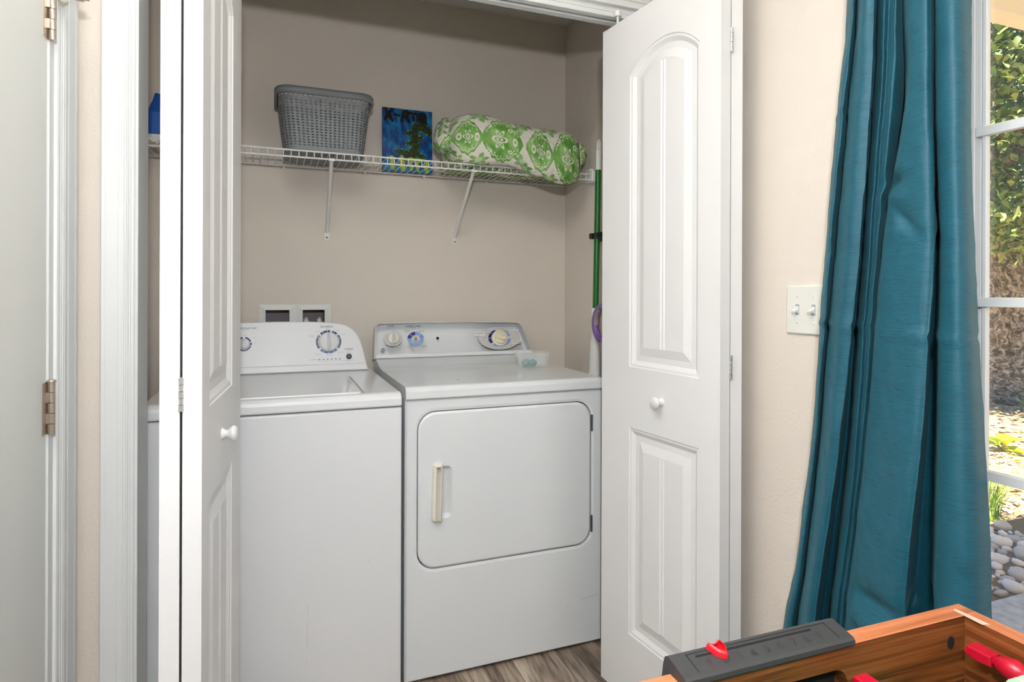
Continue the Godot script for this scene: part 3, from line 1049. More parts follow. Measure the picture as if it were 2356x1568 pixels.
func foliage(parent: Node3D, count: int, where: Callable, size: Vector2, tones: Array) -> void:
	var mm := MultiMesh.new()
	mm.transform_format = MultiMesh.TRANSFORM_3D
	mm.use_colors = true
	mm.mesh = leaf_blade(0.6, 0.12)
	mm.instance_count = count
	for i in count:
		var p: Vector3 = where.call(i)
		var b := Basis(Vector3.UP, rng.randf() * TAU) * Basis(Vector3.RIGHT, rng.randf_range(-1.2, 1.2)) * Basis(Vector3.BACK, rng.randf_range(-0.9, 0.9))
		mm.set_instance_transform(i, Transform3D(b * Basis.from_scale(Vector3.ONE * rng.randf_range(size.x, size.y)), p))
		mm.set_instance_color(i, tones[rng.randi() % tones.size()])
	var mi := MultiMeshInstance3D.new()
	mi.name = "foliage"
	mi.multimesh = mm
	mi.material_override = M.leaf
	parent.add_child(mi)
	mi.set_meta("kind", "stuff")

func oak(at: Vector3) -> void:
	var t := thing("oak_tree", "large oak with rough pale bark and hanging leafy branches outside", "tree", at)
	var n := noise(91, 1.0, 3)
	var n2 := noise(95, 1.0, 2)
	var path := [Vector3(0, -0.05, 0), Vector3(-0.06, 0.63, 0.02), Vector3(-0.28, 1.73, 0.05), Vector3(-0.66, 3.34, 0.1), Vector3(-0.95, 4.69, 0.2), Vector3(-1.0, 6.4, 0.3)]
	var rad := [0.48, 0.36, 0.27, 0.17, 0.13, 0.08]
	var s := S()
	s.set_uv(Vector2.ZERO)
	var skin := func(u: float, v: float) -> Vector3:
		var k := v * (path.size() - 1)
		var i := mini(int(k), path.size() - 2)
		var c: Vector3 = path[i].lerp(path[i + 1], k - i)
		var r := lerpf(rad[i], rad[i + 1], k - i)
		var w := u * TAU
		var rough := 0.10 * n.get_noise_3d(cos(w) * 5.5, c.y * 1.1, sin(w) * 5.5) + 0.05 * n2.get_noise_3d(cos(w) * 14.0, c.y * 4.0, sin(w) * 14.0)
		return c + Vector3(cos(w), 0, sin(w)) * r * (1.0 + rough * 1.6)
	sheet(s, skin, 72, 90, Vector2(2, 3), true)
	part("trunk", s, M.bark, t, true)
	var tips := []
	for b in [[2.6, Vector3(-1.9, 1.0, 1.9)], [3.1, Vector3(1.7, 1.1, 1.4)], [3.7, Vector3(-2.0, 1.5, -0.6)], [4.3, Vector3(1.2, 1.9, -1.5)], [4.8, Vector3(0.2, 1.6, 2.4)], [3.4, Vector3(2.2, 0.8, -0.4)]]:
		var y: float = b[0]
		var base := Vector3(-0.48 - 0.14 * (y - 2.6), y, 0.1)
		var d: Vector3 = b[1]
		var pts := []
		var rr := []
		for k in 7:
			var q := k / 6.0
			pts.append(base + d * q + Vector3(0.12 * sin(q * 7.0 + y), 0.25 * sin(q * 3.0), 0.12 * cos(q * 6.0 + y)) * q)
			rr.append(lerpf(0.13, 0.03, q))
		var st := S()
		st.set_uv(Vector2.ZERO)
		uvf = func(v: Vector3, _n): return Vector2(v.x * 1.5, v.y + v.z)
		tube(st, pts, rr, 8)
		uvf = null
		part("branch", st, M.bark, t, true)
		tips.append_array([pts[3], pts[5], pts[6], pts[6] + d * 0.25])
	# leaves hang in clusters off the branches and droop before the trunk
	var centres := []
	for tip in tips: centres.append([tip, 0.85])
	for k in 30: centres.append([Vector3(rng.randf_range(-3.2, 2.6), rng.randf_range(2.5, 6.6), rng.randf_range(-2.2, 3.0)), 0.7])
	for k in 30: centres.append([Vector3(rng.randf_range(-1.7, 1.0), rng.randf_range(1.85, 3.6), rng.randf_range(0.4, 1.8)), 0.46])
	var spot := func(i: int) -> Vector3:
		var c: Array = centres[i % centres.size()]
		return (c[0] as Vector3) + Vector3(rng.randfn(), rng.randfn() * 0.6, rng.randfn()) * c[1] * 0.62
	# a curtain of drooping twigs on the house side of the trunk
	for k in 34:
		var y := rng.randf_range(1.95, 4.2)
		var near := rng.randf_range(0.5, 1.7)
		centres.append([Vector3(-0.10 - 0.22 * y, y, 0.1) + Vector3(-0.866, 0, 0.5) * near + Vector3(0.5, 0, 0.866) * rng.randf_range(-0.45, 0.9), 0.34])
	foliage(t, 20000, spot, Vector2(0.06, 0.12), [Color(0.10, 0.20, 0.04), Color(0.17, 0.28, 0.06), Color(0.28, 0.38, 0.10), Color(0.40, 0.46, 0.16), Color(0.22, 0.30, 0.10)])

func far_tree(at: Vector3, tall: float, label: String, seed_: int) -> void:
	var t := thing("leafy_tree", label, "tree", at, "trees behind the oak")
	var s := S()
	s.set_uv(Vector2.ZERO)
	uvf = func(v: Vector3, _n): return Vector2(v.x, v.y * 0.5)
	tube(s, [Vector3(0, -0.05, 0), Vector3(0.1, tall * 0.4, 0), Vector3(0, tall * 0.8, 0.1)], [0.28, 0.2, 0.08], 10)
	uvf = null
	part("trunk", s, M.bark, t, true)
	var r2 := RandomNumberGenerator.new()
	r2.seed = seed_
	var centres := []
	for k in 26: centres.append(Vector3(r2.randf_range(-2.6, 2.6), r2.randf_range(0.6, tall * 1.05), r2.randf_range(-2.6, 2.6)))
	foliage(t, 5500, func(i): return centres[i % centres.size()] + Vector3(rng.randfn(), rng.randfn() * 0.7, rng.randfn()) * 0.75, Vector2(0.12, 0.22), [Color(0.08, 0.15, 0.04), Color(0.14, 0.23, 0.06), Color(0.22, 0.32, 0.08), Color(0.30, 0.38, 0.13)])

# ---------------------------------------------------------------- washer
const WX0 := -0.322
const WX1 := 0.357
const WZ := -0.183
func lying(x0: float) -> Transform3D:  # section drawn in (z, y), pushed along x
	return Transform3D(Basis(Vector3(0, 0, 1), Vector3(0, 1, 0), Vector3(1, 0, 0)), Vector3(x0, 0, 0))

func dial_grip(st: SurfaceTool, K: Transform3D, x: float, y: float, r: float, grip: float, tilt := 0.0) -> void:
	lathe(st, [Vector2(0, 0.012), Vector2(r * 0.86, 0.012), Vector2(r * 0.96, 0.010), Vector2(r, 0.006), Vector2(r, 0.0)], 40, K * Transform3D(Basis(Vector3.RIGHT, PI / 2), Vector3(x, y, 0)))
	var p := PackedVector2Array()
	for k in 24:
		var w := TAU * k / 24
		p.append(Vector2(grip * cos(w) * (0.85 if sin(w) > 0 else 1.0), r * 0.97 * sin(w)))
	prism(st, p, 0.010, 0.022, 0.004, K * Transform3D(Basis(Vector3.BACK, tilt), Vector3(x, y, 0)), 5, false)

func build_washer() -> void:
	var t := thing("washing_machine", "white top-loading washing machine left of the dryer", "washing machine", Vector3((WX0 + WX1) / 2, 0, -0.5))
	# cabinet on a plinth, its front one plain pressed sheet
	var s := S()
	prism(s, rrect(WX0, 0.012, WX1, 0.868, 0.006, 2), -0.80, WZ, 0.007)
	part("cabinet", s, M.enamel, t)
	s = S()
	box(s, Vector3(WX0 + 0.006, 0.862, -0.79), Vector3(WX1 - 0.006, 0.8745, WZ - 0.010))
	part("shadow_gap", s, M.gap, t)
	for fx in [WX0 + 0.05, WX1 - 0.05]:
		for fz in [-0.74, WZ - 0.06]:
			s = S()
			tube(s, [Vector3(fx, 0.0, fz), Vector3(fx, 0.013, fz)], 0.018, 12)
			part("foot", s, M.black, t)
	# top deck with a rolled front edge
	s = S()
	var sec := PackedVector2Array([Vector2(-0.815, 0.872), Vector2(WZ + 0.006, 0.872), Vector2(WZ + 0.008, 0.876), Vector2(WZ + 0.008, 0.893), Vector2(WZ + 0.005, 0.902), Vector2(WZ - 0.003, 0.909), Vector2(WZ - 0.016, 0.912), Vector2(WZ - 0.030, 0.9105), Vector2(-0.765, 0.9105), Vector2(-0.815, 0.9105)])
	s.set_smooth_group(FLAT)
	prism(s, sec, 0.004, WX1 - WX0 - 0.002, 0.004, lying(WX0))
	part("top_deck", s, M.enamel, t)
	s = S()
	prism(s, rrect(-0.214, 0.205, 0.243, 0.602, 0.018), 0.0, 0.0045, 0.003, Transform3D(Basis(Vector3.RIGHT, -PI / 2), Vector3(0, 0.9105, 0)))
	part("lid", s, M.enamel, t)
	s = S()
	prism(s, rrect(0.2475, 0.215, 0.2520, 0.592, 0.002, 2), 0.0, 0.0006, 0.0, Transform3D(Basis(Vector3.RIGHT, -PI / 2), Vector3(0, 0.9106, 0)))
	part("lid_gap", s, M.ink_pale, t)
	# control console: a wide hood with falling shoulders, leaning back
	var y0 := 0.9115
	var K := Transform3D(Basis(Vector3.RIGHT, -0.17), Vector3(0, y0, -0.757))
	var side := [Vector2(0.342, 0.0), Vector2(0.336, 0.016), Vector2(0.328, 0.050), Vector2(0.321, 0.084), Vector2(0.313, 0.112), Vector2(0.301, 0.137), Vector2(0.284, 0.157), Vector2(0.262, 0.172), Vector2(0.232, 0.181), Vector2(0.190, 0.1855), Vector2(0.120, 0.1885), Vector2(0.060, 0.1895)]
	var p := PackedVector2Array()
	for v in side: p.append(v)
	for k in side.size(): p.append(Vector2(0.035 - side[-1 - k].x, side[-1 - k].y))
	s = S()
	prism(s, p, -0.075, 0.0, 0.004, K, 6)
	part("console", s, M.console, t)
	s = S()
	var q := PackedVector2Array([Vector2(-0.304, 0.0008), Vector2(0.339, 0.0008), Vector2(0.331, 0.027), Vector2(-0.296, 0.027)])
	prism(s, q, -0.002, 0.0045, 0.004, K)
	part("console_foot", s, M.console, t)
	var ty := func(y): return (y - y0) / cos(0.17)
	# big cycle dial, its ring printed in six runs
	var c := Vector2(0.1945, ty.call(1.0205))
	var ring := {"navy": [[46, 72], [82, 133]], "slate": [[-38, 38], [143, 217]], "dusk": [[226, 314]]}
	for key in ring:
		s = S()
		for a in ring[key]: arc_band(s, c.x, c.y, 0.0462, 0.0440, 0.17, a[0], a[1], 0.0, K)
		part("dial_ring", s, M[key], t)
	s = S()
	for a in [18, 62, 96, 120, 155, 243, 270, 297]:
		var u: Vector2 = c + Vector2.from_angle(deg_to_rad(a)) * 0.0415
		prism(s, rrect(u.x - 0.0012, u.y - 0.0022, u.x + 0.0012, u.y + 0.0022, 0.0006, 1), 0.0004, 0.0008, 0.0, K)
	part("ring_marks", s, M.white_print, t)
	s = S()
	dial_grip(s, K, c.x, c.y, 0.0355, 0.0078, 0.05)
	part("cycle_dial", s, M.console, t)
	# temperature dial, half behind the door
	var c2 := Vector2(-0.0994, ty.call(1.0195))
	s = S()
	for a in [[20, 78], [-12, 12], [100, 165]]: arc_band(s, c2.x, c2.y, 0.0262, 0.0262, 0.2, a[0], a[1], 0.0, K)
	part("dial_ring", s, M.navy, t)
	s = S()
	arc_band(s, c2.x, c2.y, 0.0262, 0.0262, 0.2, 190, 342, 0.0, K)
	part("dial_ring", s, M.slate, t)
	s = S()
	dial_grip(s, K, c2.x, c2.y, 0.0195, 0.0062)
	part("temperature_dial", s, M.console, t)
	# start button and status lamps
	s = S()
	lathe(s, [Vector2(0, 0.0045), Vector2(0.0055, 0.004), Vector2(0.0068, 0.0025)], 24, K * Transform3D(Basis(Vector3.RIGHT, PI / 2), Vector3(0.2682, ty.call(0.9635), 0)))
	part("start_button", s, M.slate, t)
	s = S()
	lathe(s, [Vector2(0.0068, 0.0030), Vector2(0.0098, 0.0030), Vector2(0.0104, 0.0)], 24, K * Transform3D(Basis(Vector3.RIGHT, PI / 2), Vector3(0.2682, ty.call(0.9635), 0)))
	part("button_rim", s, M.black, t)
	s = S()
	for k in 6: prism(s, rrect(0.1572 + k * 0.0149, ty.call(0.9545), 0.1632 + k * 0.0149, ty.call(0.9572), 0.0012, 3), 0.0, 0.0006, 0.0, K)
	part("status_lights", s, M.ink, t)
	# lettering
	s = SurfaceTool.new()
	s.begin(Mesh.PRIMITIVE_TRIANGLES)
	for e in [["NORMAL", 0.1885, 1.0766, 0.0068, 1.25], ["START", 0.2680, 0.9905, 0.0072, 1.15], ["TEMPERATURE", -0.0905, 1.0752, 0.0062, 1.2]]: letters(s, e[0], e[1], ty.call(e[2]), e[3], K, "Droid Sans", false, e[4])
	part("lettering", s, M.ink, t)
	s = SurfaceTool.new()
	s.begin(Mesh.PRIMITIVE_TRIANGLES)
	for e in [["regular", 0.1900, 1.0690, 0.0030], ["heavy", 0.1555, 1.0605, 0.0030], ["bulky items", 0.1330, 1.0440, 0.0030], ["& sheets", 0.1365, 1.0395, 0.0030], ["casual", 0.2290, 1.0625, 0.0030], ["delicate", 0.2480, 1.0470, 0.0030], ["rinse & spin", 0.2390, 0.9795, 0.0030], ["quick wash", 0.1570, 0.9760, 0.0030], ["drain & spin", 0.1960, 0.9712, 0.0030], ["pause", 0.2680, 0.9822, 0.0030], ["signal on/off", 0.2685, 0.9772, 0.0028], ["CANCEL hold 3s", 0.2690, 0.9490, 0.0032], ["cycle status", 0.1395, 0.9560, 0.0034], ["sensing", 0.1602, 0.9508, 0.0024], ["wash", 0.1751, 0.9512, 0.0024], ["rinse", 0.1900, 0.9512, 0.0024], ["spin", 0.2049, 0.9510, 0.0024], ["done", 0.2198, 0.9510, 0.0024], ["lid locked", 0.2347, 0.9508, 0.0024], ["wash / rinse", -0.0930, 1.0690, 0.0028], ["warm", -0.0960, 1.0500, 0.0028], ["hot", -0.0640, 1.0430, 0.0028], ["cold", -0.0600, 1.0210, 0.0028]]:
		letters(s, e[0], e[1], ty.call(e[2]), e[3], K)
	part("lettering", s, M.ink_pale, t)
	# scuffs on the cabinet front
	s = S()
	for e in [[0.0905, 0.205, 0.075], [0.0915, 0.300, 0.030], [0.0890, 0.155, 0.020], [0.260, 0.420, 0.012]]:
		poly(s, [Vector3(e[0], e[1], WZ + 0.0003), Vector3(e[0] + 0.0012, e[1], WZ + 0.0003), Vector3(e[0] + 0.0020, e[1] + e[2], WZ + 0.0003), Vector3(e[0] + 0.0008, e[1] + e[2], WZ + 0.0003)], Vector3.BACK)
	part("scuffs", s, M.print_grey, t)
	# emblem on the cabinet front, seen through the gap of the folded door
	s = S()
	prism(s, oval(-0.228, 0.815, 0.020, 0.007), WZ - 0.001, WZ + 0.0012)
	for k in 3: prism(s, rrect(-0.245, 0.788 + k * 0.006, -0.212, 0.7905 + k * 0.006, 0.001, 1), WZ - 0.001, WZ + 0.0008)
	part("emblem", s, M.navy, t)

# ---------------------------------------------------------------- dryer
const DX0 := 0.3762
const DX1 := 1.0622
const DZ := -0.232
func build_dryer() -> void:
	var t := thing("clothes_dryer", "white front-loading clothes dryer right of the washing machine", "dryer", Vector3((DX0 + DX1) / 2, 0, -0.53))
	# cabinet: front sheet with a rounded opening in which the door sits
	var s := S()
	var outer := rrect(DX0 + 0.006, 0.016, DX1 - 0.006, 0.872, 0.0005)
	var rim := rrect(0.4135, 0.3475, 1.0195, 0.8390, 0.058)
	var press := rrect(0.4045, 0.3385, 1.0285, 0.8480, 0.066)
	strip2(s, outer, DZ, press, DZ, Transform3D(), Vector3.BACK)
	strip2(s, press, DZ, rim, DZ - 0.003, Transform3D(), Vector3.BACK)
	strip2(s, rim, DZ - 0.003, rim, DZ - 0.016, Transform3D(), Vector3.ZERO, true)
	var full := rrect(DX0, 0.010, DX1, 0.878, 0.0005)
	strip2(s, full, DZ - 0.006, outer, DZ, Transform3D())
	strip2(s, full, -0.84, full, DZ - 0.006, Transform3D())
	face2(s, full, -0.84, Transform3D(), -1.0)
	part("cabinet", s, M.enamel_cool, t)
	s = S()
	face2(s, rim, DZ - 0.0155, Transform3D())
	part("door_seal", s, M.gap, t)
	for fx in [DX0 + 0.05, DX1 - 0.05]:
		for fz in [-0.78, DZ - 0.06]:
			s = S()
			tube(s, [Vector3(fx, 0.0, fz), Vector3(fx, 0.011, fz)], 0.018, 12)
			part("foot", s, M.black, t)
	# door with a dished pull on its left
	s = S()
	var d0 := rrect(0.4165, 0.3505, 1.0165, 0.8360, 0.056)
	var d1 := inset(d0, 0.007)
	strip2(s, d0, DZ - 0.014, d0, DZ - 0.003, Transform3D())
	s.set_smooth_group(7)
	strip2(s, d0, DZ - 0.003, inset(d0, 0.002), DZ + 0.001, Transform3D())
	strip2(s, inset(d0, 0.002), DZ + 0.001, d1, DZ + 0.003, Transform3D())
	s.set_smooth_group(FLAT)
	var dish := rrect(0.466, 0.503, 0.524, 0.666, 0.016)
	strip2(s, d1, DZ + 0.003, dish, DZ + 0.003, Transform3D(), Vector3.BACK)
	s.set_smooth_group(8)
	strip2(s, dish, DZ + 0.003, inset(dish, 0.004), DZ - 0.003, Transform3D(), Vector3.ZERO, true)
	strip2(s, inset(dish, 0.004), DZ - 0.003, inset(dish, 0.012), DZ - 0.012, Transform3D(), Vector3.ZERO, true)
	s.set_smooth_group(FLAT)
	face2(s, inset(dish, 0.012), DZ - 0.012, Transform3D())
	var dr := part("door", s, M.enamel_cool, t)
	s = S()
	var grip := rounded([Vector2(0.4565, 0.497), Vector2(0.4905, 0.494), Vector2(0.4935, 0.676), Vector2(0.4605, 0.680)], [0.014, 0.005, 0.006, 0.014])
	prism(s, grip, DZ + 0.0032, DZ + 0.020, 0.010, Transform3D(), 9)
	part("handle", s, M.almond, dr)
	for hy in [[0.7355, 0.7906], [0.391, 0.446]]:
		s = S()
		tube(s, [Vector3(1.0185, hy[0], DZ + 0.003), Vector3(1.0185, hy[1], DZ + 0.003)], 0.0034, 10)
		box(s, Vector3(1.0185, hy[0], DZ - 0.002), Vector3(1.0235, hy[1], DZ + 0.0012), 0.0004)
		part("hinge", s, M.steel_dark, dr)
	# scuffs: thin scratches low on the right and nicks along the door's edge
	s = S()
	for e in [[0.975, 0.160, 1.046, 0.171], [0.925, 0.148, 0.937, 0.150]]: poly(s, [Vector3(e[0], e[1], DZ + 0.0003), Vector3(e[0], e[1] + 0.0008, DZ + 0.0003), Vector3(e[2], e[3] + 0.0009, DZ + 0.0003), Vector3(e[2], e[3], DZ + 0.0003)], Vector3.BACK)
	for k in 9:
		var x := 0.50 + k * 0.013 + rng.randf() * 0.006
		poly(s, [Vector3(x, 0.3548, DZ + 0.0012), Vector3(x, 0.3562, DZ + 0.0013), Vector3(x + 0.006, 0.3562, DZ + 0.0013), Vector3(x + 0.006, 0.3548, DZ + 0.0012)], Vector3.BACK)
	part("scratches", s, M.ink_pale, t)
	s = S()
	box(s, Vector3(DX0 + 0.005, 0.872, -0.83), Vector3(DX1 - 0.005, 0.8815, DZ - 0.008))
	part("shadow_gap", s, M.gap, t)
	# top: rolled front edge, flat deck, sweeping up to the console
	s = S()
	s.set_smooth_group(FLAT)
	var sec := PackedVector2Array([Vector2(-0.87, 0.8795), Vector2(DZ + 0.008, 0.8795), Vector2(DZ + 0.010, 0.883), Vector2(DZ + 0.010, 0.903), Vector2(DZ + 0.008, 0.910), Vector2(DZ + 0.002, 0.916), Vector2(DZ - 0.008, 0.918), Vector2(-0.655, 0.918), Vector2(-0.690, 0.9195), Vector2(-0.725, 0.925), Vector2(-0.760, 0.933), Vector2(-0.800, 0.9425), Vector2(-0.812, 0.9440), Vector2(-0.87, 0.9440)])
	prism(s, sec, 0.0, DX1 - DX0, 0.005, lying(DX0))
	part("top_deck", s, M.enamel_cool, t)
	s = S()
	prism(s, oval(0.5722, 0.3305, 0.0042, 0.0022, 14), 0.0, 0.0006, 0.0, Transform3D(Basis(Vector3.RIGHT, -PI / 2), Vector3(0, 0.918, 0)))
	part("chip", s, M.ink, t)
	# console
	var y0 := 0.9450
	var th := 0.20
	var K := Transform3D(Basis(Vector3.RIGHT, -th), Vector3(0, y0, -0.812))
	var ty := func(y): return (y - y0) / cos(th)
	var p := rounded([Vector2(0.369, 0.0), Vector2(1.049, 0.0), Vector2(1.000, 0.139), Vector2(0.680, 0.1475), Vector2(0.379, 0.1435)], [0.002, 0.002, 0.026, 0.20, 0.022], 8)
	s = S()
	prism(s, p, -0.055, 0.0, 0.003, K, 6)
	part("console", s, M.console, t)
	s = S()
	prism(s, PackedVector2Array([Vector2(0.374, 0.001), Vector2(1.044, 0.001), Vector2(1.039, 0.0175), Vector2(0.376, 0.0175)]), -0.002, 0.004, 0.0035, K)
	part("console_foot", s, M.console, t)
	s = S()
	prism(s, rrect(0.3765, -0.0035, 1.046, -0.0008, 0.0005, 1), -0.01, 0.001, 0.0, K)
	part("shadow_gap", s, M.ink_pale, t)
	# start knob on its grey oval
	s = S()
	prism(s, oval(0.4460, ty.call(1.0215), 0.0370, 0.0285), 0.0, 0.0006, 0.0, K)
	part("dial_print", s, M.print_grey, t)
	s = S()
	prism(s, oval(0.8990, ty.call(1.0150), 0.0940, 0.0490, 56), 0.0, 0.0006, 0.0, K)
	part("dial_print", s, M.print_grey, t)
	s = S()
	dial_grip(s, K, 0.4460, ty.call(1.0240), 0.0238, 0.0068, -0.04)
	part("start_knob", s, M.almond, t)
	# fabric care ring, its knob missing and the bare shaft showing
	var c := Vector2(0.5378, ty.call(1.0210))
	var tones := {"navy": [[92, 133], [138, 178]], "mid_blue": [[2, 44]], "sky_blue": [[49, 90], [182, 222], [227, 312], [318, 358]]}
	for key in tones:
		s = S()
		for a in tones[key]: arc_band(s, c.x, c.y, 0.0340, 0.0275, 0.47, a[0], a[1], 0.0, K)
		part("dial_ring", s, M[key], t)
	s = S()
	lathe(s, [Vector2(0, 0.007), Vector2(0.0042, 0.007), Vector2(0.0052, 0.004), Vector2(0.0056, 0.0)], 16, K * Transform3D(Basis(Vector3.RIGHT, PI / 2), Vector3(c.x, c.y, 0)))
	part("bare_shaft", s, M.brass, t)
	s = S()
	for u in [Vector2(0.5610, c.y + 0.001), Vector2(0.5160, c.y - 0.003)]: prism(s, oval(u.x, u.y, 0.0018, 0.0018, 12), 0.0005, 0.0010, 0.0, K)
	prism(s, oval(0.6284, ty.call(1.0200), 0.0058, 0.0058, 20), 0.0, 0.0008, 0.0, K)
	part("knob_hole", s, M.hole, t)
	# cycle dial
	c = Vector2(0.8990, ty.call(1.0150))
	tones = {"navy": [[112, 140], [143, 178], [182, 217]], "sky_blue": [[12, 46], [49, 82]], "mid_blue": [[232, 262], [264, 296], [298, 352]]}
	for key in tones:
		s = S()
		for a in tones[key]: arc_band(s, c.x, c.y, 0.0515, 0.0375, 0.26, a[0], a[1], 0.0006, K)
		part("dial_ring", s, M[key], t)
	s = S()
	dial_grip(s, K, c.x + 0.002, c.y + 0.001, 0.0265, 0.0105, 1.35)
	lathe(s, [Vector2(0.0265, 0.0035), Vector2(0.0345, 0.0030), Vector2(0.0355, 0.0)], 40, K * Transform3D(Basis(Vector3.RIGHT, PI / 2), Vector3(c.x + 0.002, c.y + 0.001, 0)))
	part("cycle_dial", s, M.cream, t)
	s = S()
	for e in [[0.8087, 1.0340, 0.023, 0.0072], [0.9660, 1.0520, 0.022, 0.0052], [0.9775, 0.9955, 0.022, 0.0055]]: prism(s, rrect(e[0] - e[2], ty.call(e[1]) - e[3], e[0] + e[2], ty.call(e[1]) + e[3], 0.003, 3), 0.0006, 0.0011, 0.0, K)
	part("name_tags", s, M.white_print, t)
	# lettering
	s = SurfaceTool.new()
	s.begin(Mesh.PRIMITIVE_TRIANGLES)
	for e in [["START", 0.4385, 1.0720, 0.0060, 1.2], ["FABRIC CARE", 0.5290, 1.0700, 0.0058, 1.25], ["COTTONS", 0.8087, 1.0350, 0.0055, 1.15], ["EASY CARE", 0.9660, 1.0522, 0.0056, 1.1], ["TIMED DRY", 0.9775, 0.9957, 0.0056, 1.1]]: letters(s, e[0], e[1], ty.call(e[2]), e[3], K, "Droid Sans", true, e[4], 0.0014)
	part("lettering", s, M.ink, t)
	s = SurfaceTool.new()
	s.begin(Mesh.PRIMITIVE_TRIANGLES)
	for e in [["4 heat settings", 0.5290, 1.0645, 0.0026], ["start", 0.4470, 1.0535, 0.0032], ["COTTONS", 0.5025, 1.0525, 0.0034], ["high heat", 0.5025, 1.0485, 0.0028], ["EASY CARE", 0.5635, 1.0515, 0.0034], ["medium heat", 0.5635, 1.0472, 0.0028], ["FLUFF", 0.5115, 0.9925, 0.0034], ["no heat", 0.5115, 0.9880, 0.0028], ["DELICATES", 0.5722, 0.9905, 0.0034], ["low heat", 0.5722, 0.9862, 0.0028], ["sensor", 0.8087, 1.0298, 0.0024], ["less dry", 0.8640, 1.0430, 0.0030], ["optimum dry", 0.8490, 1.0350, 0.0030], ["more dry", 0.8300, 1.0180, 0.0030], ["off", 0.8460, 1.0010, 0.0030], ["off", 0.8850, 1.0555, 0.0030], ["more dry", 0.9080, 1.0555, 0.0030], ["optimum", 0.9300, 1.0440, 0.0030], ["less dry", 0.9360, 1.0400, 0.0030], ["off", 0.9580, 1.0145, 0.0030], ["80 min", 0.9440, 0.9830, 0.0030], ["60", 0.9260, 0.9760, 0.0030], ["40", 0.9140, 0.9725, 0.0030], ["30", 0.9030, 0.9710, 0.0030], ["20", 0.8920, 0.9715, 0.0030], ["10", 0.8800, 0.9745, 0.0030], ["delicates use", 0.9800, 1.0440, 0.0026], ["easy care", 0.9815, 1.0400, 0.0026], ["setting", 0.9830, 1.0360, 0.0026], ["turn dial to select dry level", 0.8985, 1.0610, 0.0026]]:
		letters(s, e[0], e[1], ty.call(e[2]), e[3], K, "Droid Sans", false, 1.0, 0.0012)
	part("lettering", s, M.ink, t)
	# round maker's emblem: dark disc with pale script inside a ring of curls
	s = S()
	prism(s, oval(0.4052, ty.call(0.9783), 0.0092, 0.0092, 30), 0.0, 0.0008, 0.0, K)
	var em := part("emblem", s, M.ink, t)
	s = S()
	for k in 4: arc_band(s, 0.4052, ty.call(0.9783), 0.0080, 0.0080, 0.16, k * 90 + 8, k * 90 + 78, 0.0008, K)
	part("emblem_ring", s, M.white_print, em)
	s = SurfaceTool.new()
	s.begin(Mesh.PRIMITIVE_TRIANGLES)
	letters(s, "GE", 0.4052, ty.call(0.9783), 0.0072, K, "Droid Serif", true, 0.8, 0.0014)
	part("emblem_letters", s, M.white_print, em)
	# clear tub on top with two teal pods inside
	var U := Transform3D(Basis(Vector3.UP, deg_to_rad(-14)), Vector3(0.952, 0.9194, -0.604))
	var tub := thing("plastic_tub", "clear plastic tub on the dryer top holding teal pods", "tub", U.origin)
	s = S()
	var flat := Basis(Vector3.RIGHT, -PI / 2)
	var F := U * Transform3D(flat, Vector3.ZERO)
	var o0 := rrect(-0.056, -0.042, 0.056, 0.042, 0.012)
	var o1 := rrect(-0.062, -0.047, 0.062, 0.047, 0.014)
	var o2 := rrect(-0.065, -0.050, 0.065, 0.050, 0.014)
	s.set_smooth_group(FLAT)
	strip2(s, o0, 0.0, o1, 0.036, F)
	strip2(s, o1, 0.036, o2, 0.037, F)
	strip2(s, o2, 0.037, o2, 0.054, F)
	strip2(s, inset(o2, 0.0012), 0.054, inset(o2, 0.0012), 0.038, F, Vector3.ZERO, true)
	strip2(s, o2, 0.054, inset(o2, 0.0012), 0.054, F, Vector3.BACK)
	strip2(s, inset(o1, 0.0012), 0.036, inset(o0, 0.0012), 0.0012, F, Vector3.ZERO, true)
	face2(s, o0, 0.0, F, -1.0)
	face2(s, inset(o0, 0.0012), 0.0012, F)
	part("shell", s, M.tub, tub)
	for k in 2:
		var n := noise(300 + k, 1.2, 2)
		s = S()
		var at: Vector3 = U * Vector3(-0.020 + k * 0.024, 0.0135, -0.004 + 0.006 * k)
		sheet(s, func(u, v): return at + _blob(u, v, n, Vector3(0.019, 0.0125, 0.015), 0.12), 20, 12, Vector2.ONE, true)
		var pod := part(numbered("detergent_pod"), s, M.pod if k == 0 else M.pod_dark, self)
		tag(pod, "pale teal detergent pod lying left in the clear tub" if k == 0 else "darker teal detergent pod lying right in the clear tub", "pod", "pods in the tub")

